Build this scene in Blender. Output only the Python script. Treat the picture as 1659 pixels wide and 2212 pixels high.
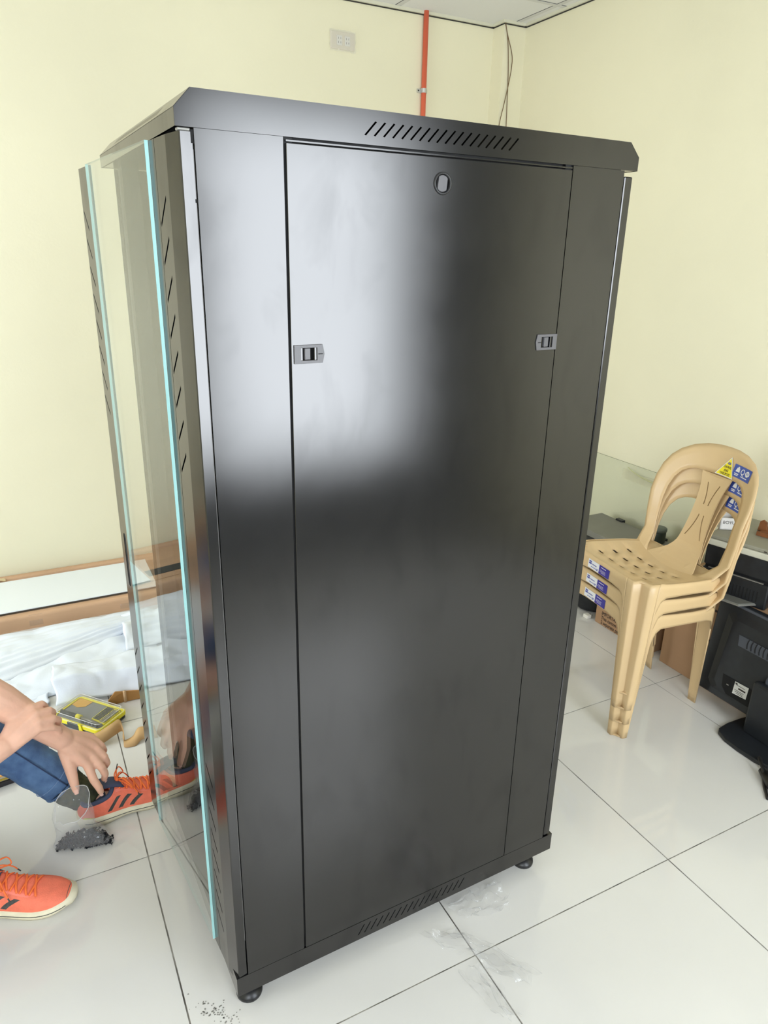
import bpy, bmesh, math, random
from mathutils import Vector, Matrix, noise
from mathutils.geometry import delaunay_2d_cdt

random.seed(7)
for o in list(bpy.data.objects):
    bpy.data.objects.remove(o, do_unlink=True)
SC = bpy.context.scene
COL = SC.collection

# ------------------------------------------------------------------ camera
CAM_F = 1528.68            # focal length in pixels of the 1659 x 2212 frame
CAM_LOC = Vector((-1.32869, -0.90810, 1.46333))
CAM_YAW, CAM_PITCH, CAM_ROLL = 1.088409, -0.350665, 0.020888
fw = Vector((math.cos(CAM_PITCH) * math.cos(CAM_YAW), math.cos(CAM_PITCH) * math.sin(CAM_YAW), math.sin(CAM_PITCH)))
rt = fw.cross(Vector((0, 0, 1))).normalized()
up = rt.cross(fw)
cr, sr = math.cos(CAM_ROLL), math.sin(CAM_ROLL)
rt, up = rt * cr + up * sr, up * cr - rt * sr
cam = bpy.data.cameras.new('camera')
cam.sensor_fit = 'HORIZONTAL'
cam.sensor_width = 36.0
cam.lens = 36.0 * CAM_F / 1659.0
cam.clip_start = 0.02
cam_ob = bpy.data.objects.new('camera', cam)
COL.objects.link(cam_ob)
cam_ob.matrix_world = Matrix(((rt.x, up.x, -fw.x, CAM_LOC.x), (rt.y, up.y, -fw.y, CAM_LOC.y),
                              (rt.z, up.z, -fw.z, CAM_LOC.z), (0, 0, 0, 1)))
SC.camera = cam_ob

# ------------------------------------------------------------------ world, lights, exposure
SKY_STRENGTH = 29.0
PANEL_STRENGTH = 4.0
EXPOSURE = -1.36
w = bpy.data.worlds.new('sky')
SC.world = w
w.use_nodes = True
w.node_tree.nodes['Background'].inputs[0].default_value = (0.86, 0.93, 1.0, 1)
w.node_tree.nodes['Background'].inputs[1].default_value = SKY_STRENGTH
SC.view_settings.view_transform = 'Standard'
SC.view_settings.look = 'None'
SC.view_settings.gamma = 1.0
SC.view_settings.use_curve_mapping = False
SC.view_settings.exposure = EXPOSURE

# room limits (metres; the tile joints lie on multiples of 0.6)
XL, XR, YF, YB, ZC = -3.0, 1.07, -1.95, 2.405, 2.5
WIN = (-0.50, 0.55, 0.46, 2.06)          # daylight window in the wall behind the photographer
ADDED_WIN2 = (-2.75, -1.50, 0.90, 2.10)        # added unseen window further left, brightens the seated person's side
ADDED_WIN3 = (0.70, 1.95, 0.40, 1.50)          # added unseen window in the left wall, brightens the back left (y0, y1, z0, z1)
for WW, LW in ((WIN, 0), (ADDED_WIN2, 0), (ADDED_WIN3, 1)):
  pl = bpy.data.lights.new('window_portal', 'AREA')
  pl.shape = 'RECTANGLE'
  pl.size, pl.size_y = WW[1] - WW[0], WW[3] - WW[2]
  pl.cycles.is_portal = True
  po = bpy.data.objects.new('window_portal', pl)
  COL.objects.link(po)
  po.location = ((WW[0] + WW[1]) / 2, YF - 0.13, (WW[2] + WW[3]) / 2)
  po.rotation_euler = (math.radians(90), 0, 0)
  if LW:
    po.location = (XL - 0.13, (WW[0] + WW[1]) / 2, (WW[2] + WW[3]) / 2)
    po.rotation_euler = (math.radians(90), 0, math.radians(-90))


# ------------------------------------------------------------------ helpers: materials
def lin(c):
    r = []
    for v in c[:3]:
        v = v / 255.0
        r.append(v / 12.92 if v <= 0.04045 else ((v + 0.055) / 1.055) ** 2.4)
    return (r[0], r[1], r[2], 1.0)


def mat(name, rgb, rough=0.5, spec=0.5, metal=0.0, vary=0.0, vscale=8.0, bump=0.0, bscale=60.0, rvary=0.0,
        coat=0.0, sub=0.0, rgb2=None, stretch=None):
    m = bpy.data.materials.new(name)
    m.use_nodes = True
    nt = m.node_tree
    b = nt.nodes['Principled BSDF']
    col = lin(rgb)
    b.inputs['Base Color'].default_value = col
    b.inputs['Roughness'].default_value = rough
    b.inputs['Specular IOR Level'].default_value = spec
    b.inputs['Metallic'].default_value = metal
    if coat:
        b.inputs['Coat Weight'].default_value = coat
        b.inputs['Coat Roughness'].default_value = 0.1
    if sub:
        b.inputs['Subsurface Weight'].default_value = sub
        b.inputs['Subsurface Radius'].default_value = (0.012, 0.005, 0.003)
        b.inputs['Subsurface Scale'].default_value = 1.0
    tc = None
    if vary or bump or rvary or rgb2:
        tc = nt.nodes.new('ShaderNodeTexCoord')
        src = tc.outputs['Object']
        if stretch:
            mp = nt.nodes.new('ShaderNodeMapping')
            mp.inputs['Scale'].default_value = stretch
            nt.links.new(src, mp.inputs['Vector'])
            src = mp.outputs['Vector']
    if vary or rgb2 or rvary:
        n = nt.nodes.new('ShaderNodeTexNoise')
        n.inputs['Scale'].default_value = vscale
        n.inputs['Detail'].default_value = 5
        nt.links.new(src, n.inputs['Vector'])
        if vary or rgb2:
            rp = nt.nodes.new('ShaderNodeValToRGB')
            c2 = lin(rgb2) if rgb2 else tuple(max(0, v * (1 - vary)) for v in col[:3]) + (1,)
            c1 = col if rgb2 else tuple(min(1, v * (1 + vary)) for v in col[:3]) + (1,)
            rp.color_ramp.elements[0].position = 0.35
            rp.color_ramp.elements[1].position = 0.65
            rp.color_ramp.elements[0].color = c2
            rp.color_ramp.elements[1].color = c1
            nt.links.new(n.outputs['Fac'], rp.inputs['Fac'])
            nt.links.new(rp.outputs['Color'], b.inputs['Base Color'])
        if rvary:
            mr = nt.nodes.new('ShaderNodeMapRange')
            mr.inputs['From Min'].default_value = 0.35
            mr.inputs['From Max'].default_value = 0.65
            mr.inputs['To Min'].default_value = rough - rvary
            mr.inputs['To Max'].default_value = rough + rvary
            nt.links.new(n.outputs['Fac'], mr.inputs['Value'])
            nt.links.new(mr.outputs['Result'], b.inputs['Roughness'])
    if bump:
        n2 = nt.nodes.new('ShaderNodeTexNoise')
        n2.inputs['Scale'].default_value = bscale
        n2.inputs['Detail'].default_value = 4
        nt.links.new(src, n2.inputs['Vector'])
        bp = nt.nodes.new('ShaderNodeBump')
        bp.inputs['Strength'].default_value = bump
        bp.inputs['Distance'].default_value = 0.004
        nt.links.new(n2.outputs['Fac'], bp.inputs['Height'])
        nt.links.new(bp.outputs['Normal'], b.inputs['Normal'])
    return m


def mat_coat(name, rgb, rough, f0, top=1.0):
    """painted metal: dark diffuse base under a satin reflection with Schlick falloff"""
    m = bpy.data.materials.new(name)
    m.use_nodes = True
    nt = m.node_tree
    nt.nodes.remove(nt.nodes['Principled BSDF'])
    df = nt.nodes.new('ShaderNodeBsdfDiffuse')
    df.inputs[0].default_value = lin(rgb)
    gl = nt.nodes.new('ShaderNodeBsdfGlossy')
    gl.distribution = 'BECKMANN'
    tc = nt.nodes.new('ShaderNodeTexCoord')
    n = nt.nodes.new('ShaderNodeTexNoise')
    n.inputs['Scale'].default_value = 7.0
    n.inputs['Detail'].default_value = 6
    nt.links.new(tc.outputs['Object'], n.inputs['Vector'])
    mr = nt.nodes.new('ShaderNodeMapRange')
    mr.inputs['From Min'].default_value = 0.35
    mr.inputs['From Max'].default_value = 0.65
    mr.inputs['To Min'].default_value = rough - 0.012
    mr.inputs['To Max'].default_value = rough + 0.012
    nt.links.new(n.outputs['Fac'], mr.inputs['Value'])
    nt.links.new(mr.outputs['Result'], gl.inputs['Roughness'])
    lw = nt.nodes.new('ShaderNodeLayerWeight')
    lw.inputs['Blend'].default_value = 0.5
    pw = nt.nodes.new('ShaderNodeMath')
    pw.operation = 'POWER'
    pw.inputs[1].default_value = 5.0
    nt.links.new(lw.outputs['Facing'], pw.inputs[0])
    fr = nt.nodes.new('ShaderNodeMath')
    fr.operation = 'MULTIPLY_ADD'
    fr.inputs[1].default_value = top - f0
    fr.inputs[2].default_value = f0
    nt.links.new(pw.outputs[0], fr.inputs[0])
    mx = nt.nodes.new('ShaderNodeMixShader')
    gl.inputs['Color'].default_value = (1.0, 0.975, 0.955, 1)
    # faint hand smudges and dust film in the satin finish
    mp = nt.nodes.new('ShaderNodeMapping')
    mp.inputs['Scale'].default_value = (1.0, 1.0, 0.45)
    nt.links.new(tc.outputs['Object'], mp.inputs['Vector'])
    n3 = nt.nodes.new('ShaderNodeTexNoise')
    n3.inputs['Scale'].default_value = 13.0
    n3.inputs['Detail'].default_value = 7
    n3.inputs['Distortion'].default_value = 0.6
    nt.links.new(mp.outputs['Vector'], n3.inputs['Vector'])
    sm = nt.nodes.new('ShaderNodeMapRange')
    sm.inputs['From Min'].default_value = 0.52
    sm.inputs['From Max'].default_value = 0.72
    sm.inputs['To Min'].default_value = 1.0
    sm.inputs['To Max'].default_value = 0.87
    nt.links.new(n3.outputs['Fac'], sm.inputs['Value'])
    mu = nt.nodes.new('ShaderNodeMath')
    mu.operation = 'MULTIPLY'
    nt.links.new(fr.outputs[0], mu.inputs[0])
    nt.links.new(sm.outputs['Result'], mu.inputs[1])
    nt.links.new(mu.outputs[0], mx.inputs[0])
    nt.links.new(df.outputs[0], mx.inputs[1])
    nt.links.new(gl.outputs[0], mx.inputs[2])
    nt.links.new(mx.outputs[0], nt.nodes['Material Output'].inputs[0])
    return m


def mat_emit(name, rgb, strength):
    m = bpy.data.materials.new(name)
    m.use_nodes = True
    nt = m.node_tree
    nt.nodes.remove(nt.nodes['Principled BSDF'])
    e = nt.nodes.new('ShaderNodeEmission')
    e.inputs[0].default_value = lin(rgb)
    e.inputs[1].default_value = strength
    nt.links.new(e.outputs[0], nt.nodes['Material Output'].inputs[0])
    return m


def mat_clear(name, tint, ior=1.5, rough=0.0, haze=0.0, haze_rgb=(240, 240, 240), bump=0.0, bscale=30, cap=1.0):
    """thin clear sheet: see-through, with a Fresnel reflection and a little milkiness"""
    m = bpy.data.materials.new(name)
    m.use_nodes = True
    nt = m.node_tree
    nt.nodes.remove(nt.nodes['Principled BSDF'])
    tr = nt.nodes.new('ShaderNodeBsdfTransparent')
    tr.inputs[0].default_value = tint
    gl = nt.nodes.new('ShaderNodeBsdfGlossy')
    gl.inputs['Roughness'].default_value = rough
    # Schlick reflectance from the facing angle, the same on both sides of the sheet
    lw = nt.nodes.new('ShaderNodeLayerWeight')
    lw.inputs['Blend'].default_value = 0.5
    pw = nt.nodes.new('ShaderNodeMath')
    pw.operation = 'POWER'
    pw.inputs[1].default_value = 5.0
    nt.links.new(lw.outputs['Facing'], pw.inputs[0])
    f0 = ((ior - 1) / (ior + 1)) ** 2
    fr = nt.nodes.new('ShaderNodeMath')
    fr.operation = 'MULTIPLY_ADD'
    fr.inputs[1].default_value = cap - f0
    fr.inputs[2].default_value = f0
    nt.links.new(pw.outputs[0], fr.inputs[0])
    mx = nt.nodes.new('ShaderNodeMixShader')
    nt.links.new(fr.outputs[0], mx.inputs[0])
    last = tr.outputs[0]
    if haze:
        df = nt.nodes.new('ShaderNodeBsdfDiffuse')
        df.inputs[0].default_value = lin(haze_rgb)
        m2 = nt.nodes.new('ShaderNodeMixShader')
        m2.inputs[0].default_value = haze
        nt.links.new(tr.outputs[0], m2.inputs[1])
        nt.links.new(df.outputs[0], m2.inputs[2])
        last = m2.outputs[0]
    nt.links.new(last, mx.inputs[1])
    nt.links.new(gl.outputs[0], mx.inputs[2])
    nt.links.new(mx.outputs[0], nt.nodes['Material Output'].inputs[0])
    if bump:
        tc = nt.nodes.new('ShaderNodeTexCoord')
        n2 = nt.nodes.new('ShaderNodeTexNoise')
        n2.inputs['Scale'].default_value = bscale
        nt.links.new(tc.outputs['Object'], n2.inputs['Vector'])
        bp = nt.nodes.new('ShaderNodeBump')
        bp.inputs['Strength'].default_value = bump
        bp.inputs['Distance'].default_value = 0.01
        nt.links.new(n2.outputs['Fac'], bp.inputs['Height'])
        nt.links.new(bp.outputs['Normal'], gl.inputs['Normal'])
    return m


# ------------------------------------------------------------------ helpers: meshes
class MB:
    def __init__(s):
        s.v, s.f, s.m = [], [], []

    def add(s, verts, faces, mi=0):
        o = len(s.v)
        s.v += [tuple(p) for p in verts]
        s.f += [tuple(i + o for i in f) for f in faces]
        s.m += [mi] * len(faces)
        return s

    def box(s, x0, x1, y0, y1, z0, z1, mi=0, fn=None):
        vs = [(x0, y0, z0), (x1, y0, z0), (x1, y1, z0), (x0, y1, z0), (x0, y0, z1), (x1, y0, z1), (x1, y1, z1), (x0, y1, z1)]
        if fn:
            vs = [fn(*p) for p in vs]
        return s.add(vs, [(0, 3, 2, 1), (4, 5, 6, 7), (0, 1, 5, 4), (1, 2, 6, 5), (2, 3, 7, 6), (3, 0, 4, 7)], mi)

    def prism(s, poly, fn, t0, t1, mi=0):
        """poly: 2-D outline; fn(a, b, t) -> point"""
        n = len(poly)
        vs = [fn(a, b, t0) for a, b in poly] + [fn(a, b, t1) for a, b in poly]
        fs = [tuple(range(n))[::-1], tuple(range(n, 2 * n))]
        fs += [(i, (i + 1) % n, n + (i + 1) % n, n + i) for i in range(n)]
        return s.add(vs, fs, mi)

    def plate(s, outer, holes, fn, t0, t1, mi=0, extra=()):
        """flat plate with real holes; fn(a, b, t) -> point"""
        loops = [outer] + holes
        co, ed = [], []
        for lp in loops:
            b = len(co)
            co += [Vector((p[0], p[1])) for p in lp]
            ed += [(b + i, b + (i + 1) % len(lp)) for i in range(len(lp))]
        if extra:
            # keep bend points away from hole edges
            for p in extra:
                if all(min((p[0] - q[0]) ** 2 + (p[1] - q[1]) ** 2 for q in hl) > 1.6e-5 for hl in holes):
                    co.append(Vector((p[0], p[1])))
        rv, re, rf, ov, oe, of = delaunay_2d_cdt(co, ed, [], 1, 1e-7)

        def inside(p, lp):
            c = False
            n = len(lp)
            for i in range(n):
                x1, y1 = lp[i]
                x2, y2 = lp[(i + 1) % n]
                if (y1 > p[1]) != (y2 > p[1]) and p[0] < (x2 - x1) * (p[1] - y1) / (y2 - y1) + x1:
                    c = not c
            return c
        keep = []
        for f in rf:
            cx = sum(rv[i][0] for i in f) / len(f)
            cy = sum(rv[i][1] for i in f) / len(f)
            if inside((cx, cy), outer) and not any(inside((cx, cy), h) for h in holes):
                keep.append(tuple(f))
        n = len(rv)
        s.add([fn(p[0], p[1], t0) for p in rv] + [fn(p[0], p[1], t1) for p in rv],
              [f[::-1] for f in keep] + [tuple(i + n for i in f) for f in keep], mi)
        for lp in loops:
            k = len(lp)
            s.add([fn(a, b, t0) for a, b in lp] + [fn(a, b, t1) for a, b in lp],
                  [(i, (i + 1) % k, k + (i + 1) % k, k + i) for i in range(k)], mi)
        return s

    def tube(s, pts, rad, n=10, mi=0, cap=True, flat=None):
        """round (or flattened) tube along a polyline; rad number or list"""
        P = [Vector(p) for p in pts]
        k = len(P)
        R = rad if isinstance(rad, (list, tuple)) else [rad] * k
        T = []
        for i in range(k):
            a = P[max(i - 1, 0)]
            b = P[min(i + 1, k - 1)]
            d = (b - a)
            T.append(d.normalized() if d.length > 1e-9 else Vector((0, 0, 1)))
        ref = Vector((0, 0, 1)) if abs(T[0].z) < 0.9 else Vector((1, 0, 0))
        U = (ref - T[0] * ref.dot(T[0])).normalized()
        vs = []
        for i in range(k):
            U = (U - T[i] * U.dot(T[i])).normalized()
            W = T[i].cross(U)
            fl = flat if flat else 1.0
            for j in range(n):
                a = 2 * math.pi * j / n
                vs.append(P[i] + (U * math.cos(a) * fl + W * math.sin(a)) * R[i])
        fs = []
        for i in range(k - 1):
            for j in range(n):
                fs.append((i * n + j, i * n + (j + 1) % n, (i + 1) * n + (j + 1) % n, (i + 1) * n + j))
        if cap:
            fs.append(tuple(range(n))[::-1])
            fs.append(tuple(range((k - 1) * n, k * n)))
        return s.add(vs, fs, mi)

    def lathe(s, prof, fn=None, n=24, mi=0):
        """prof: list of (r, z); fn maps local point"""
        vs = []
        for r, z in prof:
            for j in range(n):
                a = 2 * math.pi * j / n
                p = (r * math.cos(a), r * math.sin(a), z)
                vs.append(fn(*p) if fn else p)
        fs = []
        for i in range(len(prof) - 1):
            for j in range(n):
                fs.append((i * n + j, i * n + (j + 1) % n, (i + 1) * n + (j + 1) % n, (i + 1) * n + j))
        fs.append(tuple(range(n))[::-1])
        k = len(prof) - 1
        fs.append(tuple(range(k * n, k * n + n)))
        return s.add(vs, fs, mi)

    def grid(s, fn, nu, nv, mi=0, skip=None):
        vs = [fn(i / nu, j / nv) for i in range(nu + 1) for j in range(nv + 1)]
        fs = []
        for i in range(nu):
            for j in range(nv):
                if skip and skip(i, j):
                    continue
                fs.append((i * (nv + 1) + j, (i + 1) * (nv + 1) + j, (i + 1) * (nv + 1) + j + 1, i * (nv + 1) + j + 1))
        return s.add(vs, fs, mi)

    def build(s, name, mats, parent=None, smooth=False, bevel=0.0, solid=0.0, subsurf=0, seg=2, offset=0.0):
        me = bpy.data.meshes.new(name)
        me.from_pydata(s.v, [], s.f)
        bm = bmesh.new()
        bm.from_mesh(me)
        bmesh.ops.remove_doubles(bm, verts=bm.verts, dist=1e-6)
        bmesh.ops.recalc_face_normals(bm, faces=bm.faces)
        bm.to_mesh(me)
        bm.free()
        ml = mats if isinstance(mats, (list, tuple)) else [mats]
        for m in ml:
            me.materials.append(m)
        if len(ml) > 1 and len(me.polygons) == len(s.m):
            me.polygons.foreach_set('material_index', s.m)
        if smooth:
            me.polygons.foreach_set('use_smooth', [True] * len(me.polygons))
        o = bpy.data.objects.new(name, me)
        COL.objects.link(o)
        o.parent = parent
        if solid:
            md = o.modifiers.new('thickness', 'SOLIDIFY')
            md.thickness = solid
            md.offset = offset
        if bevel:
            md = o.modifiers.new('bevel', 'BEVEL')
            md.width = bevel
            md.segments = seg
            md.limit_method = 'ANGLE'
            md.angle_limit = math.radians(35)
            md.harden_normals = False
        if subsurf:
            md = o.modifiers.new('subsurf', 'SUBSURF')
            md.levels = md.render_levels = subsurf
        return o


def tag(o, label=None, cat=None, group=None, kind=None):
    if label:
        o['label'] = label
    if cat:
        o['category'] = cat
    if group:
        o['group'] = group
    if kind:
        o['kind'] = kind
    return o


def thing(name, label, cat, loc=(0, 0, 0), rz=0.0, group=None):
    o = bpy.data.objects.new(name, None)
    o.empty_display_size = 0.1
    COL.objects.link(o)
    o.location = loc
    o.rotation_euler = (0, 0, rz)
    return tag(o, label, cat, group)


def text_part(name, body, size, m, parent, mtx, depth=0.0002, align='CENTER', sx=1.0):
    cu = bpy.data.curves.new(name, 'FONT')
    cu.body = body
    cu.size = size
    cu.extrude = depth
    cu.align_x = align
    cu.align_y = 'CENTER'
    cu.resolution_u = 3
    t = bpy.data.objects.new(name, cu)
    COL.objects.link(t)
    dg = bpy.context.evaluated_depsgraph_get()
    me = bpy.data.meshes.new_from_object(t.evaluated_get(dg))
    bpy.data.objects.remove(t, do_unlink=True)
    bpy.data.curves.remove(cu)
    me.transform(Matrix.Diagonal((sx, 1, 1, 1)))
    me.transform(mtx)
    me.materials.clear()
    me.materials.append(m)
    o = bpy.data.objects.new(name, me)
    COL.objects.link(o)
    o.parent = parent
    return o


def frame(o, x, y):
    """matrix with origin o, x axis along x, y axis in the x/y plane"""
    o, x, y = Vector(o), Vector(x).normalized(), Vector(y)
    z = x.cross(y).normalized()
    y = z.cross(x)
    return Matrix(((x.x, y.x, z.x, o.x), (x.y, y.y, z.y, o.y), (x.z, y.z, z.z, o.z), (0, 0, 0, 1)))


def lerp(a, b, t):
    return a + (b - a) * t


def interp(tab, x):
    if x <= tab[0][0]:
        return tab[0][1]
    for (a, p), (b, q) in zip(tab, tab[1:]):
        if x <= b:
            t = (x - a) / (b - a)
            return p + (q - p) * t
    return tab[-1][1]


def sinterp(tab, x):
    """smooth (cosine-free, Catmull-Rom) interpolation of a table"""
    n = len(tab)
    if x <= tab[0][0]:
        return tab[0][1]
    if x >= tab[-1][0]:
        return tab[-1][1]
    for i in range(n - 1):
        if x <= tab[i + 1][0]:
            break
    p0 = tab[max(i - 1, 0)][1]
    p1, p2 = tab[i][1], tab[i + 1][1]
    p3 = tab[min(i + 2, n - 1)][1]
    t = (x - tab[i][0]) / (tab[i + 1][0] - tab[i][0])
    return 0.5 * (2 * p1 + (p2 - p0) * t + (2 * p0 - 5 * p1 + 4 * p2 - p3) * t * t + (3 * p1 - p0 - 3 * p2 + p3) * t ** 3)


def smooth_path(pts, n):
    P = [Vector(p) for p in pts]
    out = []
    k = len(P)
    for i in range(k - 1):
        p0, p1, p2, p3 = P[max(i - 1, 0)], P[i], P[i + 1], P[min(i + 2, k - 1)]
        for j in range(n):
            t = j / n
            out.append(0.5 * (2 * p1 + (p2 - p0) * t + (2 * p0 - 5 * p1 + 4 * p2 - p3) * t * t + (3 * p1 - p0 - 3 * p2 + p3) * t ** 3))
    out.append(P[-1])
    return out


def remesh(mb, name, m, voxel, smooth_it=2, parent=None, noise_amp=0.0, noise_scale=20.0, cut=None):
    """fuse overlapping closed shapes to one continuous surface"""
    me = bpy.data.meshes.new(name)
    me.from_pydata(mb.v, [], mb.f)
    bm = bmesh.new()
    bm.from_mesh(me)
    bmesh.ops.recalc_face_normals(bm, faces=bm.faces)
    bm.to_mesh(me)
    bm.free()
    t = bpy.data.objects.new(name + '_tmp', me)
    COL.objects.link(t)
    md = t.modifiers.new('r', 'REMESH')
    md.mode = 'VOXEL'
    md.voxel_size = voxel
    sm = t.modifiers.new('s', 'SMOOTH')
    sm.iterations = smooth_it
    sm.factor = 0.5
    dg = bpy.context.evaluated_depsgraph_get()
    m2 = bpy.data.meshes.new_from_object(t.evaluated_get(dg))
    bpy.data.objects.remove(t, do_unlink=True)
    bpy.data.meshes.remove(me)
    m2.name = name
    if noise_amp:
        nor = [v.normal.copy() for v in m2.vertices]
        for v, nn in zip(m2.vertices, nor):
            v.co += nn * noise_amp * noise.fractal(v.co * noise_scale, 0.8, 2.0, 3)
    if cut:
        bm = bmesh.new()
        bm.from_mesh(m2)
        bmesh.ops.delete(bm, geom=[v for v in bm.verts if cut(v.co)], context='VERTS')
        bm.to_mesh(m2)
        bm.free()
    m2.materials.clear()
    m2.materials.append(m)
    m2.polygons.foreach_set('use_smooth', [True] * len(m2.polygons))
    o = bpy.data.objects.new(name, m2)
    COL.objects.link(o)
    o.parent = parent
    return o


# ================================================================== the room
M_WALL = mat('wall_paint', (233, 227, 198), rough=0.42, spec=0.35, vary=0.025, vscale=1.6, bump=0.10, bscale=90)
M_TILE = mat('polished_tile', (217, 215, 210), rough=0.06, spec=0.75, vary=0.02, vscale=3, rvary=0.02)
M_GROUT = mat('dirty_grout', (70, 66, 60), rough=0.9, rgb2=(168, 164, 155), vscale=14)
M_CEIL = mat('ceiling_board', (224, 224, 222), rough=0.9, bump=0.15, bscale=180)
M_TBAR = mat('ceiling_bar', (205, 205, 202), rough=0.5)
M_DKGREY = mat('dark_joint', (52, 50, 46), rough=0.9)  # plain dark tone for joints, slots and screws
M_WHITE = mat('white_plastic', (228, 224, 212), rough=0.4)
M_FRAME = mat('window_aluminium', (190, 192, 195), rough=0.35, metal=0.8)

# floor: dark joint bed with one object per tile
floor = MB().box(XL, XR, YF, YB, -0.06, -0.0016).build('floor', M_GROUT)
tag(floor, 'off-white polished floor tiles with thin dark joints', kind='structure')
G = 0.0017
tile_me = {}
kx0, kx1 = math.floor(XL / 0.6), math.ceil(XR / 0.6)
ky0, ky1 = math.floor(YF / 0.6), math.ceil(YB / 0.6)
for i in range(kx0, kx1):
    for j in range(ky0, ky1):
        x0, x1 = max(i * 0.6 + G, XL), min(i * 0.6 + 0.6 - G, XR)
        y0, y1 = max(j * 0.6 + G, YF), min(j * 0.6 + 0.6 - G, YB)
        if x1 - x0 < 0.02 or y1 - y0 < 0.02:
            continue
        key = (round(x1 - x0, 4), round(y1 - y0, 4))
        if key not in tile_me:
            b = MB().box(0, x1 - x0, 0, y1 - y0, -0.009, 0).build('tile', M_TILE, floor)
            tile_me[key] = b
            t = b
        else:
            t = tile_me[key].copy()
            COL.objects.link(t)
            t.parent = floor
        t.location = (x0, y0, 0)

wall_back = MB().box(XL - 0.1, XR + 0.1, YB, YB + 0.1, -0.06, ZC + 0.1).build('wall_back', M_WALL)
wall_right = MB().box(XR, XR + 0.1, YF - 0.12, YB, -0.06, ZC + 0.1).build('wall_right', M_WALL)
wall_left = MB().plate([(YF - 0.12, -0.06), (YB, -0.06), (YB, ZC + 0.1), (YF - 0.12, ZC + 0.1)],
                       [[(ADDED_WIN3[0], ADDED_WIN3[2]), (ADDED_WIN3[1], ADDED_WIN3[2]), (ADDED_WIN3[1], ADDED_WIN3[3]), (ADDED_WIN3[0], ADDED_WIN3[3])]],
                       lambda a, b, t: (t, a, b), XL - 0.12, XL).build('wall_left', M_WALL)
wf = MB().plate([(XL, -0.06), (XR, -0.06), (XR, ZC + 0.1), (XL, ZC + 0.1)],
                [[(W_[0], W_[2]), (W_[1], W_[2]), (W_[1], W_[3]), (W_[0], W_[3])] for W_ in (WIN, ADDED_WIN2)],
                lambda a, b, t: (a, t, b), YF - 0.12, YF)
wall_front = wf.build('wall_front', mat('off_white_paint', (196, 199, 208), rough=0.6, vary=0.02, vscale=2))
for o in (wall_back, wall_right, wall_left, wall_front):
    tag(o, kind='structure')
wall_back['label'] = 'pale yellow painted wall behind the black rack'
wall_right['label'] = 'pale yellow painted wall behind the stacked chairs'
column = MB().box(0.945, XR, 2.315, YB, 0, ZC).build('trim_1', M_WALL)
tag(column, 'narrow pale yellow corner column', kind='structure')
for wi, W_ in enumerate((WIN, ADDED_WIN2, ADDED_WIN3)):  # the last two windows are added to light the left side
    mid = (W_[0] + W_[1]) / 2
    fr = MB()
    F_ = (lambda x, y, z: (x, y, z)) if wi < 2 else (lambda x, y, z: (XL + (y - YF), x, z))
    for a, b in ((W_[0], W_[0] + 0.04), (W_[1] - 0.04, W_[1])):
        fr.box(a, b, YF - 0.09, YF - 0.04, W_[2], W_[3], fn=F_)
    for a, b in ((W_[2], W_[2] + 0.05), (W_[3] - 0.05, W_[3])):
        fr.box(W_[0], W_[1], YF - 0.09, YF - 0.04, a, b, fn=F_)
    wn = fr.build('window_%d' % (wi + 1), M_FRAME, bevel=0.003)
    tag(wn, ['aluminium window frame in the wall opposite the rack side', 'added unseen aluminium window frame opposite the seated person', 'added unseen aluminium window frame behind the seated person'][wi], kind='structure')

# ceiling: boards between bars
ceil = MB().box(XL - 0.1, XR + 0.1, YF - 0.12, YB + 0.1, ZC + 0.02, ZC + 0.1).build('ceiling', M_CEIL)
tag(ceil, 'suspended ceiling of white boards', kind='structure')
gx = [1.015 - 0.6 * k for k in range(7)]
gy = [2.027 - 1.2 * k for k in range(4)]
xs = sorted([XL] + [g for g in gx if g > XL + 0.02] + [XR])
ys = sorted([YF] + [g for g in gy if g > YF + 0.02] + [YB])
LIGHTS = ((-1.385, -1.385 + 0.6, -0.373 + 0.35, 0.827), )
lit = set()
for i in range(len(xs) - 1):
    for j in range(len(ys) - 1):
        MB().box(xs[i] + 0.004, xs[i + 1] - 0.004, ys[j] + 0.004, ys[j + 1] - 0.004, ZC, ZC + 0.018).build('ceiling_board', M_CEIL, ceil)
bars = MB()
for g in gx:
    if g > XL + 0.02:
        bars.box(g - 0.011, g + 0.011, YF, YB, ZC - 0.002, ZC + 0.004)
bars.build('ceiling_bar', M_TBAR, ceil)
bars = MB()
for g in gy:
    if g > YF + 0.02:
        bars.box(XL, XR, g - 0.011, g + 0.011, ZC - 0.0025, ZC + 0.004)
bars.build('ceiling_bar', M_TBAR, ceil)
sh = MB()
for g in gx:
    if g > XL + 0.02:
        sh.box(g - 0.0135, g + 0.0135, YF, YB, ZC - 0.0008, ZC + 0.003)
for g in gy:
    if g > YF + 0.02:
        sh.box(XL, XR, g - 0.0135, g + 0.0135, ZC - 0.0009, ZC + 0.003)
sh.build('bar_joint', M_DKGREY, ceil)
tr = MB()
for b in ((XL, 0.945, YB - 0.014, YB), (XR - 0.014, XR, YF, 2.315), (0.931, 0.945, 2.301, YB), (0.945, XR, 2.301, 2.315)):
    tr.box(b[0], b[1], b[2], b[3], ZC - 0.012, ZC + 0.002)
trm = tr.build('trim_2', mat('ceiling_edge_trim', (214, 211, 190), rough=0.6))
tag(trm, 'slim edge trim where ceiling meets the yellow walls', kind='structure')
sg = MB()
for b in ((XL, 0.945, YB - 0.004, YB), (XR - 0.004, XR, YF, 2.315), (0.941, 0.945, 2.311, YB), (0.945, XR, 2.311, 2.315)):
    sg.box(b[0], b[1], b[2], b[3], ZC - 0.016, ZC - 0.012)
sg.build('trim_joint', M_DKGREY, trm)  # thin dark strip directly below the edge trim

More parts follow.
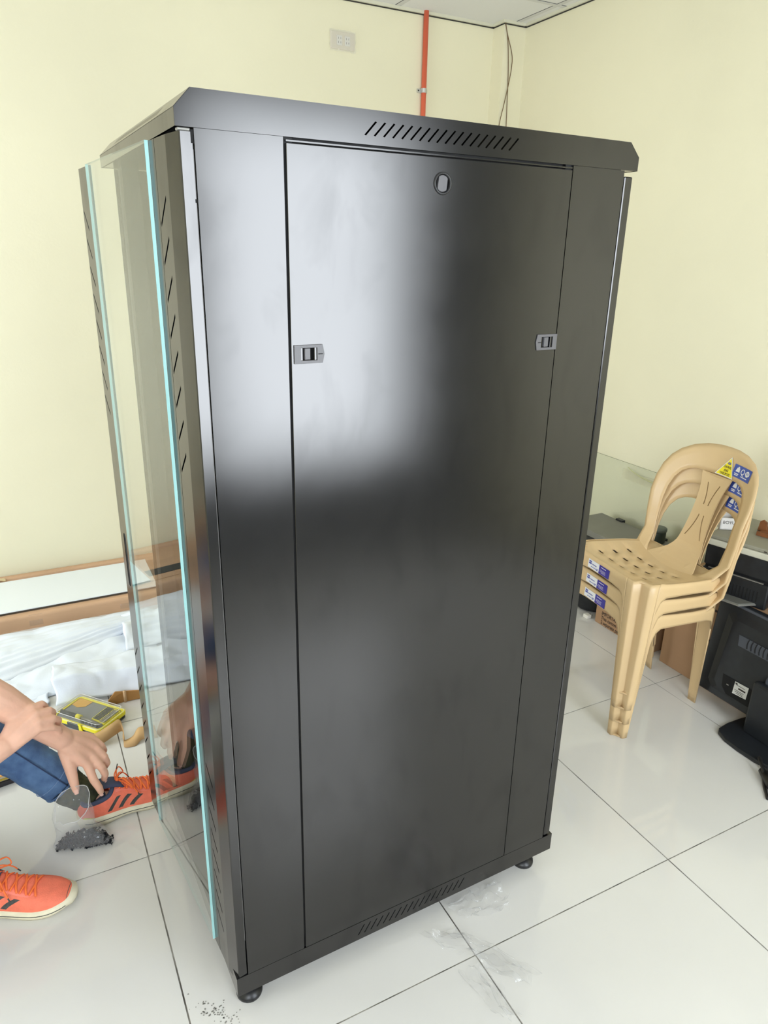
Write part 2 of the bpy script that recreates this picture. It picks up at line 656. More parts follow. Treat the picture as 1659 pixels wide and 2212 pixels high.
# recessed ceiling light panels (out of frame; the second is added for more light from the front)
M_LAMP = mat_emit('lamp_diffuser', (255, 252, 244), PANEL_STRENGTH)
for n, (cx, cy) in enumerate(((-1.685, 0.227), (-1.685, -0.973))):
    L = thing('ceiling_light', ['bright ceiling light panel above the seated person', 'added unseen ceiling light panel above the photographer'][n], 'ceiling light', (cx, cy, ZC - 0.012), group='ceiling light panels')
    MB().plate([(-0.3, -0.6), (0.3, -0.6), (0.3, 0.6), (-0.3, 0.6)], [[(-0.28, -0.58), (0.28, -0.58), (0.28, 0.58), (-0.28, 0.58)]],
               lambda a, b, t: (a, b, t), -0.002, 0.008).build('lamp_frame', M_TBAR, L)
    MB().box(-0.28, 0.28, -0.58, 0.58, 0.0, 0.004).build('diffuser', M_LAMP, L)

# ---- things on the back wall
M_PIPE = mat('orange_conduit', (228, 108, 78), rough=0.45)
pipe = thing('conduit_pipe', 'orange plastic conduit pipe running down the yellow wall from the ceiling', 'pipe', (0.563, YB - 0.014, 0))
MB().tube([(0, 0, 0.0), (0, 0, ZC)], 0.0118, 16).build('tube', M_PIPE, pipe, smooth=True)
M_CLAMP = mat('zinc_clamp', (205, 205, 205), rough=0.3, metal=0.9)
for zc in (2.182, 1.0):
    c = MB()
    c.tube([(0, 0, zc - 0.009), (0, 0, zc + 0.009)], 0.0138, 16)
    c.box(-0.031, -0.011, 0.006, 0.0125, zc - 0.008, zc + 0.008)
    c.box(0.011, 0.022, 0.006, 0.0125, zc - 0.008, zc + 0.008)
    cl = c.build('clamp', M_CLAMP, pipe)
    MB().lathe([(0.0035, 0), (0.003, 0.002)], lambda a, b, t, z=zc: (-0.025 + a, 0.006 - t, z + b), 10).build('screw', M_DKGREY, cl)
out = thing('wall_outlet', 'white wall outlet plate with two sockets under clear wrap', 'outlet', (0.150, YB, 2.332))
M_PLATE = mat('outlet_plate', (222, 212, 190), rough=0.3)
MB().box(-0.058, 0.058, -0.008, 0, -0.034, 0.034).build('plate', M_PLATE, out, bevel=0.003)
for sx in (-0.016, 0.022):
    s = MB().box(sx - 0.013, sx + 0.013, -0.0105, -0.007, -0.019, 0.019).build('socket', M_WHITE, out, bevel=0.002)
    for zz in (-0.008, 0.008):
        MB().box(sx - 0.006, sx - 0.0045, -0.0108, -0.0104, zz - 0.004, zz + 0.004).box(sx + 0.0045, sx + 0.006, -0.0108, -0.0104, zz - 0.004, zz + 0.004).build('slot', M_DKGREY, s)
M_WRAP = mat_clear('clear_wrap', (0.97, 0.97, 0.97, 1), rough=0.1, haze=0.18, bump=0.6, bscale=50)
MB().grid(lambda a, b: (lerp(-0.064, 0.06, a) + 0.004 * noise.noise((b * 5, 1, 0)), -0.0125 - 0.002 * noise.noise((a * 9, b * 9, 2)), lerp(-0.042, 0.038, b) + 0.004 * noise.noise((a * 6, 3, 0))), 14, 10).build('wrap', M_WRAP, out, smooth=True)
M_WIRE = mat('brown_wire', (104, 78, 44), rough=0.5)
w1 = MB().tube(smooth_path([(0.9446, 2.309, 2.492), (0.962, 2.309, 2.44), (0.992, 2.308, 2.37), (0.997, 2.308, 2.32), (0.987, 2.308, 2.25), (0.966, 2.308, 2.15), (0.946, 2.308, 2.06), (0.93, 2.309, 1.9)], 6), 0.0019, 6).build('hanging_wire', M_WIRE, smooth=True)
tag(w1, 'thin brown wire bowing out as it hangs down the corner column', 'wire', 'wires at the corner column')
w2 = MB().tube(smooth_path([(0.9446, 2.3105, 2.492), (0.966, 2.3105, 2.42), (0.980, 2.3105, 2.30), (0.986, 2.3105, 2.17), (0.990, 2.3105, 2.06), (0.99, 2.3105, 1.9)], 6), 0.0019, 6).build('hanging_wire', M_WIRE, smooth=True)
tag(w2, 'thin brown wire hanging straight down the corner column', 'wire', 'wires at the corner column')
# ================================================================== the black rack cabinet
RACK = thing('server_rack', 'tall black metal server rack cabinet with glass front door ajar', 'rack cabinet', (-1.10805, 0.09842, 0), 0.026848)
RD, RW = 0.811, 0.60
M_BLK = mat_coat('black_powder_coat', (12, 12, 14), 0.20, 0.074, 0.85)
M_BLK2 = mat('black_inner', (18, 18, 19), rough=0.6)
M_PLAST = mat('black_plastic', (26, 26, 28), rough=0.35)
M_PLASTG = mat('grey_plastic', (92, 90, 92), rough=0.38)
M_DARK = mat('black_recess', (6, 6, 7), rough=0.8)
M_STEEL = mat('dull_steel', (150, 148, 142), rough=0.45, metal=0.6)
M_POST = mat('grey_post', (96, 94, 92), rough=0.5)


def slots_row(u0, u1, n, z0, z1, slant, wd):
    hs = []
    for k in range(n):
        c = lerp(u0, u1, k / (n - 1))
        # rounded slanted slot
        hs.append([(c - wd, z0 + 0.001), (c + wd * 0.2, z0), (c + wd, z0 + 0.002), (c + slant + wd, z1 - 0.001), (c + slant - wd * 0.2, z1), (c + slant - wd, z1 - 0.002)])
    return hs


# top cover
tc = MB()
prof = [(0, 1.608), (0, 1.630), (0.0215, 1.6525), (RD - 0.0235, 1.6525), (RD, 1.630), (RD, 1.608)]
hs = slots_row(0.2685, 0.5245, 18, 1.6192, 1.6385, 0.0155, 0.0023)
tc.plate(prof, hs, lambda a, b, t: (a, t, b), 0.0, 0.0015)
tc.plate(prof, hs, lambda a, b, t: (a, t, b), RW - 0.0015, RW)
for (a, b) in zip(prof, prof[1:]):
    if a == prof[1] or a == prof[3]:
        continue
    tc.add([(a[0], 0, a[1]), (b[0], 0, b[1]), (b[0], RW, b[1]), (a[0], RW, a[1])], [(0, 1, 2, 3)])
# sloped faces with small vent slots
for a, b in ((prof[1], prof[2]), (prof[3], prof[4])):
    ln = math.hypot(b[0] - a[0], b[1] - a[1])
    hh = [[(0.12 + 0.012 * k, ln * 0.25), (0.1235 + 0.012 * k, ln * 0.25), (0.1275 + 0.012 * k, ln * 0.75), (0.124 + 0.012 * k, ln * 0.75)] for k in range(30)]
    tc.plate([(0, 0), (RW, 0), (RW, ln), (0, ln)], hh, lambda p, q, t, a=a, b=b, ln=ln: (lerp(a[0], b[0], q / ln), p, lerp(a[1], b[1], q / ln) - t), 0, 0.001)
# inner tray so the cover is closed from below
tc.box(0.004, RD - 0.004, 0.004, RW - 0.004, 1.6085, 1.610)
cover = tc.build('top_cover', M_BLK, RACK)

# base plinth with slots
bs = MB()
hs = slots_row(0.2695, 0.5315, 18, 0.0735, 0.0985, 0.0135, 0.0019)
for y0 in (0.0, RW - 0.0015):
    bs.plate([(0, 0.06), (RD, 0.06), (RD, 0.1085), (0, 0.1085)], hs, lambda a, b, t: (a, t, b), y0, y0 + 0.0015)
bs.box(0, 0.0015, 0.0015, RW - 0.0015, 0.06, 0.1085)
bs.box(RD - 0.0015, RD, 0.0015, RW - 0.0015, 0.06, 0.1085)
bs.box(0.0015, RD - 0.0015, 0.0015, RW - 0.0015, 0.1065, 0.108)
bs.box(0.03, RD - 0.03, 0.03, RW - 0.03, 0.060, 0.062)
base = bs.build('base', M_BLK, RACK)
for y0 in (0.0016, RW - 0.0031):
    MB().box(0.24, 0.57, y0, y0 + 0.0015, 0.066, 0.105).build('slot_shade', M_DARK, base)  # black strip added behind the slots as the shade inside them

# fixed side strips
for y0, y1 in ((0.0, 0.0015), (RW - 0.0015, RW)):
    MB().box(0.0235, 0.1435, y0, y1 + 0.0, 0.1095, 1.6075).build('side_strip', M_BLK, RACK)
    MB().box(0.6615, 0.7800, y0, y1, 0.1095, 1.6075).build('side_strip', M_BLK, RACK)


def ring(cx, cz, r, n=28):
    return [(cx + r * math.cos(2 * math.pi * k / n), cz + r * math.sin(2 * math.pi * k / n)) for k in range(n)]


# removable side panels with lock and latches
for near in (True, False):
    s = -1 if near else 1
    yb = 0.0 if near else RW

    def sp(a, b, t, s=s, yb=yb):
        return (a, yb + s * t, b)
    sp_ = MB()
    lk = ring(0.401, 1.565, 0.0135)
    L1 = [(0.166, 1.3098), (0.1845, 1.3098), (0.1845, 1.3275), (0.166, 1.3275)]
    L2 = [(0.628, 1.3098), (0.6465, 1.3098), (0.6465, 1.3275), (0.628, 1.3275)]
    sp_.plate([(0.1475, 0.1105), (0.6595, 0.1105), (0.6595, 1.6005), (0.1475, 1.6005)], [lk, L1, L2], sp, -0.002, 0.0008)
    panel = sp_.build('side_panel', M_BLK, RACK, bevel=0.0006, seg=1)
    # top rebate strip seen as a thin ledge above the panel
    MB().box(0.1475, 0.6595, min(yb, yb - s * 0.014), max(yb - s * 0.003, yb - s * 0.014), 1.6025, 1.6045).build('ledge', M_BLK, panel)
    # lock: ring, body and flap
    lm = MB()
    prof_l = [(0.0165, 0.0008), (0.0160, 0.0026), (0.0145, 0.0034), (0.0128, 0.0028), (0.0122, -0.004)]
    n = 36
    vs, fs = [], []
    for r, t in prof_l:
        vs += [sp(0.401 + r * math.cos(2 * math.pi * j / n), 1.565 + r * math.sin(2 * math.pi * j / n), t) for j in range(n)]
    for i in range(len(prof_l) - 1):
        fs += [(i * n + j, i * n + (j + 1) % n, (i + 1) * n + (j + 1) % n, (i + 1) * n + j) for j in range(n)]
    lm.add(vs, fs)
    lock = lm.build('lock', M_PLAST, panel, smooth=True)
    MB().prism(ring(0.401, 1.565, 0.0125), sp, -0.006, -0.0035).build('lock_well', M_DARK, lock)
    fl = []
    for k in range(40):
        a = 2 * math.pi * k / 40
        u, z = 0.0118 * math.cos(a), 0.0118 * math.sin(a)
        u = max(-0.0080 + 0.0016 * math.sin(a), min(0.0086 + 0.0012 * math.sin(a), u))
        fl.append((0.401 + u, 1.565 + z))
    MB().prism(fl, sp, -0.0035, 0.0012).build('lock_flap', M_PLASTG, lock, bevel=0.0005, seg=1)
    # slide latches
    for (u0, u1, dr) in ((0.1515, 0.2005, 1), (0.6125, 0.6615, -1)):
        la = MB()
        if dr > 0:
            outl = [(u0, 1.3050), (u0 + 0.046, 1.3050), (u1, 1.3185), (u0 + 0.046, 1.3325), (u0, 1.3325)]
            h0 = u0 + 0.0105
        else:
            outl = [(u1 - 0.001, 1.3050), (u1 - 0.001, 1.3325), (u0 + 0.003, 1.3325), (u0, 1.3185), (u0 + 0.003, 1.3050)]
            h0 = u1 - 0.0105 - 0.0265
        hole = [(h0, 1.3095), (h0 + 0.0265, 1.3095), (h0 + 0.0265, 1.3280), (h0, 1.3280)]
        la.plate(outl, [hole], sp, 0.0008, 0.0030)
        lat = la.build('latch', M_PLASTG, panel, bevel=0.0004, seg=1)
        MB().plate([(h0 - 0.001, 1.3085), (h0 + 0.0275, 1.3085), (h0 + 0.0275, 1.3290), (h0 - 0.001, 1.3290)], [], sp, -0.008, -0.007).build('latch_well', M_DARK, lat)
        g0 = h0 + (0.007 if dr > 0 else 0.009)
        MB().prism([(g0, 1.3100), (g0 + 0.0095, 1.3100), (g0 + 0.0095, 1.3275), (g0, 1.3275)], sp, -0.006, 0.0006).build('latch_slider', M_PLASTG, lat, bevel=0.0008, seg=1)
        m0 = u0 + 0.0385 if dr > 0 else u0 + 0.004
        MB().prism([(m0, 1.3180), (m0 + 0.0075, 1.3180), (m0 + 0.0075, 1.3192), (m0, 1.3192)], sp, 0.0029, 0.0032).build('latch_mark', M_DARK, lat)

# rear door edge
rd = MB().box(0.7855, RD - 0.007, 0.002, RW - 0.002, 0.112, 1.5985)
rear = rd.build('rear_door', M_BLK, RACK, bevel=0.0015, seg=1)
# body frame: posts, inner backing strips behind the panel joints, mounting rails
fm = MB()
for (a, b) in ((0.030, 0.062), (0.735, 0.775)):
    for (c, d) in ((0.004, 0.045), (RW - 0.045, RW - 0.004)):
        fm.box(a, b, c, d, 0.108, 1.6085)
fm.box(0.030, 0.775, 0.0045, 0.008, 0.108, 0.14)
for y0 in (0.0045, RW - 0.0105):
    fm.box(0.13, 0.158, y0, y0 + 0.006, 0.108, 1.6085)
    fm.box(0.648, 0.674, y0, y0 + 0.006, 0.108, 1.6085)
    fm.box(0.13, 0.674, y0 + 0.0065, y0 + 0.008, 1.56, 1.6085)
fm.build('body_frame', M_BLK2, RACK)
post = MB().box(0.0190, 0.0222, 0.0020, 0.020, 0.20, 1.583)
post.build('hinge_strip', M_POST, RACK)
for yy in (0.10, 0.50):
    rl = []
    for k in range(60):
        z = 0.15 + k * 0.0235
        rl.append([(yy - 0.006, z), (yy + 0.006, z), (yy + 0.006, z + 0.010), (yy - 0.006, z + 0.010)])
    MB().plate([(yy - 0.02, 0.109), (yy + 0.02, 0.109), (yy + 0.02, 1.607), (yy - 0.02, 1.607)], rl, lambda a, b, t: (t, a, b), 0.11, 0.112).build('mounting_rail', M_BLK2, RACK)
# levelling feet
for (fx, fy) in ((0.036, 0.045), (0.765, 0.045), (0.036, RW - 0.045), (0.765, RW - 0.045)):
    ft = MB().lathe([(0.0265, 0.0), (0.0275, 0.004), (0.0265, 0.010), (0.017, 0.015), (0.010, 0.020), (0.0065, 0.022), (0.0065, 0.0605)],
                    lambda a, b, c, fx=fx, fy=fy: (fx + a, fy + b, c), 24).build('levelling_foot', M_PLAST, RACK, smooth=True)

# ------------------------------------------------ glass front door, hinged on the near edge and a little open
TH = math.radians(4.0)
cs, sn = math.cos(TH), math.sin(TH)


def dp(u, t, z):
    """door coordinates: u across the door, t into the cabinet"""
    return (t * cs - u * sn, t * sn + u * cs, z)


Z0, Z1 = 0.088, 1.603


def stile_slots(mirror):
    hs = []
    for zt, zb, dirn in ((1.531, 1.171, 1), (0.573, 0.214, -1)):
        for k in range(8):
            z = lerp(zt, zb, k / 7.0)
            # slot from outer edge (u=.062) to inner edge (u=.092)
            if dirn > 0:
                p = [(0.060, z), (0.0595, z - 0.006), (0.0895, z - 0.040), (0.090, z - 0.034)]
            else:
                p = [(0.0895, z), (0.090, z - 0.006), (0.060, z - 0.041), (0.0595, z - 0.035)]
            if mirror:
                p = [(0.654 - a, b) for a, b in p]
            hs.append(p)
    return hs


DOOR = bpy.data.objects.new('glass_door', None)
DOOR.empty_display_size = 0.05
COL.objects.link(DOOR)
DOOR.parent = RACK
DOOR['label'] = 'tempered glass door with slotted black stiles, standing ajar'
M_GLASS = mat_clear('door_glass', (0.98, 0.995, 0.985, 1), ior=1.52)
M_GEDGE = mat('glass_edge_cyan', (186, 240, 240), rough=0.15, spec=0.6)
for mir in (False, True):
    q = (lambda u: 0.604 - u) if mir else (lambda u: u)
    UI = 0.0965 if mir else 0.134
    TE = 0.0075 if mir else 0.0215
    st = MB()
    holes = stile_slots(mir)
    if mir:
        n = 14
        hh = []
        for k in range(n):
            a = math.pi * k / (n - 1)
            hh.append((0.563 + 0.0105 * math.cos(a), 0.852 + 0.012 * math.sin(a)))
        for k in range(n):
            a = math.pi + math.pi * k / (n - 1)
            hh.append((0.563 + 0.0105 * math.cos(a), 0.745 + 0.012 * math.sin(a)))
        holes.append(hh)
    UO, UB = (0.004, 0.068) if mir else (0.044, 0.094)
    st.plate([(q(UO), Z0), (q(UB), Z0), (q(UB), Z1), (q(UO), Z1)], holes, lambda a, b, t: dp(a, t, b), 0.0, 0.0012)
    # outer chamfer, side return, inner strip and rear lip
    for (u0, t0, u1, t1) in ((UO, 0.0, 0.002, 0.0045), (0.002, 0.0045, 0.0005, 0.006), (0.0005, 0.006, 0.0005, TE), (0.0005, TE, 0.014 if not mir else 0.004, TE), (UB + 0.0015, 0.0, UI, 0.0), (UI, 0.0, UI, TE * 0.45)):
        vs = [dp(q(u0), t0, Z0), dp(q(u1), t1, Z0), dp(q(u1), t1, Z1), dp(q(u0), t0, Z1)]
        st.add(vs, [(0, 1, 2, 3)])
    st.add([dp(q(UB), 0, Z0), dp(q(UB), 0.002, Z0), dp(q(UB + 0.0015), 0.002, Z0), dp(q(UB + 0.0015), 0, Z0),
            dp(q(UB), 0, Z1), dp(q(UB), 0.002, Z1), dp(q(UB + 0.0015), 0.002, Z1), dp(q(UB + 0.0015), 0, Z1)],
           [(0, 1, 5, 4), (1, 2, 6, 5), (2, 3, 7, 6)])
    for z in (Z0, Z1):
        st.add([dp(q(UO), 0, z), dp(q(0.002), 0.0045, z), dp(q(0.0005), 0.006, z), dp(q(0.0005), TE, z), dp(q(0.014), TE, z), dp(q(0.044), TE * 0.55, z), dp(q(UI), TE * 0.45, z), dp(q(UI), 0, z)],
               [(0, 1, 2, 3, 4, 5, 6, 7)])
    stile = st.build('door_stile', M_BLK, DOOR)
    if mir:
        MB().box(0.540, 0.590, 0.0013, 0.0040, 0.715, 0.882, fn=lambda u, t, z: dp(u, t, z)).build('door_lock', M_DARK, DOOR)
    else:
        MB().box(0.04, 0.098, 0.010, 0.012, 0.12, 1.58, fn=lambda u, t, z: dp(u, t, z)).build('stile_liner', M_DARK, DOOR)
gz0, gz1 = 0.094, 1.604
gb = MB()
ga, gbb = 0.1215, 0.512
V = [dp(ga, -0.0055, gz0), dp(gbb, -0.0055, gz0), dp(gbb, -0.0055, gz1), dp(ga, -0.0055, gz1), dp(ga, -0.0003, gz0), dp(gbb, -0.0003, gz0), dp(gbb, -0.0003, gz1), dp(ga, -0.0003, gz1)]
gb.add(V, [(0, 3, 2, 1), (4, 5, 6, 7)], 0)
gb.add(V, [(0, 4, 7, 3), (1, 2, 6, 5)], 1)
gb.add(V, [(0, 1, 5, 4), (3, 7, 6, 2)], 2)
M_GTOP = mat_clear('glass_edge_pale', (0.90, 0.97, 0.96, 1), ior=1.5, haze=0.25, haze_rgb=(205, 235, 232), cap=0.5)
pane = gb.build('glass_pane', [M_GLASS, M_GEDGE, M_GTOP], DOOR)
pane['label'] = 'clear glass pane with pale cyan edges'
# hinge block under the cover
MB().box(0.003, 0.020, 0.003, 0.012, 1.6035, 1.6075).build('hinge', M_STEEL, DOOR, bevel=0.001, seg=1)
MB().box(0.0195, 0.0232, 0.0015, 0.012, 1.590, 1.6055).build('hinge', M_DARK, RACK)
MB().box(0.0205, 0.0232, 0.0015, 0.006, 1.520, 1.5245).build('hinge_pin', M_DARK, RACK)
# ================================================================== stack of three plastic chairs
M_CHAIR = mat('beige_plastic', (214, 184, 138), rough=0.33, spec=0.5, sub=0.0)
M_STKB = mat('sticker_blue', (58, 84, 172), rough=0.3)
M_STKD = mat('sticker_dark_blue', (52, 44, 150), rough=0.3)
M_STKW = mat('sticker_white', (236, 236, 238), rough=0.3)
M_STKY = mat('sticker_yellow', (250, 232, 40), rough=0.3)
M_INK = mat('printed_ink', (60, 52, 46), rough=0.5)
M_INKB = mat('printed_blue', (64, 74, 156), rough=0.5)

ZS = 0.424            # front seat edge of one chair above its own feet

# perimeter of seat skirt and legs: (u, v) at seat level, (u, v) at the floor, height of the lower edge
H = []


def half_perimeter():
    """right half, from the middle of the front apron round to the middle of the back"""
    A = 0.378         # lower edge of the apron
    rows = []

    def r(tu, tv, fu, fv, zb):
        rows.append((tu, tv, fu, fv, zb))
    r(0.022, 0.000, -0.002, 0.000, A + 0.006)
    r(0.022, 0.060, -0.002, 0.080, A + 0.004)
    r(0.022, 0.095, -0.002, 0.130, A)
    r(0.022, 0.110, -0.002, 0.150, A - 0.012)
    r(0.022, 0.119, -0.002, 0.161, A - 0.045)
    r(0.022, 0.124, -0.002, 0.166, 0.10)
    r(0.022, 0.127, -0.002, 0.168, 0.0)
    r(0.022, 0.148, -0.002, 0.181, 0.0)     # rim 1
    r(0.026, 0.152, 0.000, 0.184, 0.0)
    r(0.052, 0.150, 0.018, 0.186, 0.0)      # valley
    r(0.056, 0.156, 0.020, 0.189, 0.0)
    r(0.056, 0.186, 0.020, 0.208, 0.0)      # rim 2
    r(0.060, 0.191, 0.023, 0.211, 0.0)
    r(0.084, 0.193, 0.038, 0.211, 0.0)
    r(0.087, 0.193, 0.040, 0.211, 0.12)
    r(0.093, 0.193, 0.047, 0.211, A - 0.05)
    r(0.103, 0.194, 0.060, 0.210, A - 0.014)
    r(0.120, 0.194, 0.085, 0.208, A)
    r(0.180, 0.194, 0.180, 0.200, A)
    r(0.250, 0.190, 0.270, 0.180, A - 0.004)
    r(0.310, 0.181, 0.355, 0.152, A - 0.012)
    r(0.340, 0.175, 0.383, 0.138, A - 0.022)
    r(0.350, 0.171, 0.391, 0.131, A - 0.06)
    r(0.351, 0.169, 0.392, 0.129, 0.0)
    r(0.357, 0.150, 0.391, 0.120, 0.0)
    r(0.358, 0.125, 0.390, 0.107, 0.0)
    r(0.358, 0.112, 0.389, 0.098, 0.0)
    r(0.3585, 0.108, 0.389, 0.095, 0.10)
    r(0.360, 0.098, 0.389, 0.088, A - 0.02)
    r(0.364, 0.080, 0.389, 0.070, A)
    r(0.370, 0.000, 0.395, 0.000, A)
    return rows


HP = half_perimeter()


def seat_z(u, v):
    d = max(0.0, 1 - (v / 0.19) ** 2)
    return ZS - 0.026 * d * min(1, max(0, (u - 0.02) / 0.10)) - 0.018 * max(0, (u - 0.12) / 0.25)


def rim_z(u):
    return ZS - 0.022 * max(0.0, (u - 0.10) / 0.27)


def skirt(mb, lo, hi, side, nz=10):
    rows = HP[lo:hi + 1]
    cols = []
    for (tu, tv, fu, fv, zb) in rows:
        zt = rim_z(tu)
        c = []
        # rounded shoulder then straight fall
        c.append((tu + 0.010 * (1 if tu < 0.1 else -0.4), side * (tv - 0.008 if tv > 0.01 else tv), zt))
        c.append((tu + 0.003 * (1 if tu < 0.1 else -0.4), side * (tv - 0.0025 if tv > 0.01 else tv), zt - 0.0025))
        for k in range(nz + 1):
            z = lerp(zt - 0.010, zb, k / nz)
            q = (zt - z) / zt
            c.append((lerp(tu, fu, q), side * lerp(tv, fv, q), z))
        cols.append(c)
    n = len(cols[0])
    vs = [p for c in cols for p in c]
    fs = []
    for i in range(len(cols) - 1):
        for k in range(n - 1):
            fs.append((i * n + k, (i + 1) * n + k, (i + 1) * n + k + 1, i * n + k + 1))
    mb.add(vs, fs)
    return mb


SEC = (('apron', 0, 5), ('leg', 5, 14), ('apron', 14, 22), ('leg', 22, 27), ('apron', 27, 30))

# backrest: base line at u=.345, z=seat, leaning back; s runs up, v across
BK_U0, BK_Z0, BK_S = 0.352, 0.394, Vector((0.115, 0.393)).normalized()


def bk(v, s, off=0.0):
    cur = 1.30 * v * v * min(1.0, 0.25 + s / 0.25)
    foot = 0.055 * max(0.0, (0.06 - s) / 0.06) ** 2      # sweeps forward into the seat
    u = BK_U0 + BK_S.x * s - cur - foot + off * BK_S.y
    z = BK_Z0 + BK_S.y * s - off * BK_S.x
    return (u, v, z)


OUT_R = [(-0.024, 0.168), (0.012, 0.184), (0.06, 0.199), (0.13, 0.207), (0.20, 0.210), (0.255, 0.210), (0.30, 0.203), (0.335, 0.188), (0.362, 0.165), (0.384, 0.130), (0.398, 0.085), (0.404, 0.04), (0.405, 0.0)]
IN_R = [(-0.004, 0.104), (0.010, 0.130), (0.045, 0.153), (0.11, 0.160), (0.18, 0.160), (0.225, 0.158), (0.262, 0.149), (0.288, 0.133), (0.301, 0.113), (0.307, 0.088), (0.308, 0.06), (0.308, 0.03), (0.308, 0.0)]
SPL = [(-0.01, 0.118), (0.0, 0.108), (0.010, 0.092), (0.03, 0.070), (0.06, 0.056), (0.09, 0.050), (0.14, 0.045), (0.19, 0.044), (0.24, 0.047), (0.28, 0.055), (0.308, 0.064)]


def build_chair():
    c = bpy.data.objects.new('plastic_chair', None)
    COL.objects.link(c)
    for nm, lo, hi in SEC:
        if nm == 'apron' and lo in (0, 27):
            mb = MB()
            skirt(mb, lo, hi, 1, 4)
            skirt(mb, lo, hi, -1, 4)
            mb.build(nm, M_CHAIR, c, smooth=True, solid=0.004)
        else:
            for sd in (1, -1):
                mb = skirt(MB(), lo, hi, sd, 4 if nm == 'apron' else 12)
                if lo == 5:
                    for zz in (0.0, 0.052):
                        q = 1 - zz / ZS
                        pts_ = [(lerp(HP[i][0], HP[i][2], q) + 0.001, sd * (lerp(HP[i][1], HP[i][3], q) - 0.001), zz + 0.002) for i in (7, 8, 9, 10, 11)]
                        mb.add(pts_, [(0, 1, 2, 3, 4)])
                mb.build(nm, M_CHAIR, c, smooth=True, solid=0.004)
    # seat with real slots
    us = [0.030, 0.045, 0.070, 0.092, 0.102, 0.125, 0.152, 0.163, 0.186, 0.212, 0.222, 0.245, 0.27, 0.30, 0.33, 0.352]
    slot_rows = {3: 1, 6: 1, 9: 1}
    vt = []
    for k in range(-2, 3):
        vt += [k * 0.056 - 0.013, k * 0.056 + 0.013]
    fr_ = [-1.0, -0.93] + [q / 0.19 for q in vt] + [0.93, 1.0]
    hw = [(0.03, 0.140), (0.045, 0.146), (0.07, 0.180), (0.085, 0.186), (0.12, 0.187), (0.25, 0.184), (0.29, 0.178), (0.33, 0.170), (0.352, 0.158)]
    sm = MB()
    vs, fs = [], []
    for u in us:
        wq = interp(hw, u)
        for f in fr_:
            v = f * 0.19 if abs(f) < 0.9 else f * wq
            v = max(-wq, min(wq, v))
            edge = abs(f) >= 0.999 or u in (us[0], us[-1])
            vs.append((u, v, rim_z(u) if edge else seat_z(u, v)))
    nv = len(fr_)
    for i in range(len(us) - 1):
        for j in range(nv - 1):
            if i in slot_rows and j >= 2 and j % 2 == 0 and j < nv - 2:
                continue
            fs.append((i * nv + j, (i + 1) * nv + j, (i + 1) * nv + j + 1, i * nv + j + 1))
    sm.add(vs, fs)
    sm.build('seat', M_CHAIR, c, smooth=True, solid=0.004, offset=-1)
    # corner fillers of the seat beside the leg channels come from the skirt shoulders
    bmx = MB()
    n = len(OUT_R)
    K = 5
    for sd in (1, -1):
        vs, fs = [], []
        for i in range(n):
            for k in range(K + 1):
                q = k / K
                v = lerp(OUT_R[i][1], IN_R[i][1], q)
                s = lerp(OUT_R[i][0], IN_R[i][0], q)
                lip = 0.006 * min(1.0, max(0.0, (s - 0.02) / 0.08)) if k == 0 else 0.0
                vs.append(bk(sd * v, s, lip))
        for i in range(n - 1):
            for k in range(K):
                fs.append((i * (K + 1) + k, (i + 1) * (K + 1) + k, (i + 1) * (K + 1) + k + 1, i * (K + 1) + k + 1))
        bmx.add(vs, fs)
    bmx.build('backrest', M_CHAIR, c, smooth=True, solid=0.004)
    # centre splat with four curved slits
    sp = MB()
    left = [(-sinterp(SPL, lerp(-0.01, 0.308, k / 24)), lerp(-0.01, 0.308, k / 24)) for k in range(25)]
    outl = [(-a, b) for a, b in left] + left[::-1]

    def slit(pts, wd=0.0022):
        a = [(p[0] - wd, p[1]) for p in pts]
        b = [(p[0] + wd, p[1]) for p in pts][::-1]
        return a + b
    hs = []
    for sd in (1, -1):
        hs.append(slit([(sd * (0.026 - 0.016 * math.sin(math.pi * 0.5 * k / 6)), 0.275 - 0.075 * k / 6) for k in range(7)]))
        hs.append(slit([(sd * (0.0105 + 0.024 * (k / 6) ** 1.6), 0.165 - 0.082 * k / 6) for k in range(7)]))
    # inner points so the plate can bend
    extra = []
    for k in range(1, 32):
        s_ = lerp(-0.01, 0.308, k / 32)
        hw_ = sinterp(SPL, s_)
        for q in (-0.8, -0.55, -0.3, 0.0, 0.3, 0.55, 0.8):
            extra.append((q * hw_, s_))
    sp.plate(outl, hs, lambda a, b, t: bk(a, b, t), -0.002, 0.002, extra=extra)
    sp.build('splat', M_CHAIR, c)

    return c


def sticker(name, parent, pts, m, off=0.0):
    """pts: corner points in chair coordinates (flat quad or triangle), lifted a little"""
    P = [Vector(p) for p in pts]
    nn = (P[1] - P[0]).cross(P[-1] - P[0]).normalized()
    P = [p + nn * off for p in P]
    k = len(P)
    Q = [p + nn * 0.0003 for p in P]
    mb = MB().add(P + Q, [tuple(range(k))[::-1], tuple(range(k, 2 * k))] + [(i, (i + 1) % k, k + (i + 1) % k, k + i) for i in range(k)])
    return mb.build(name, m, parent)


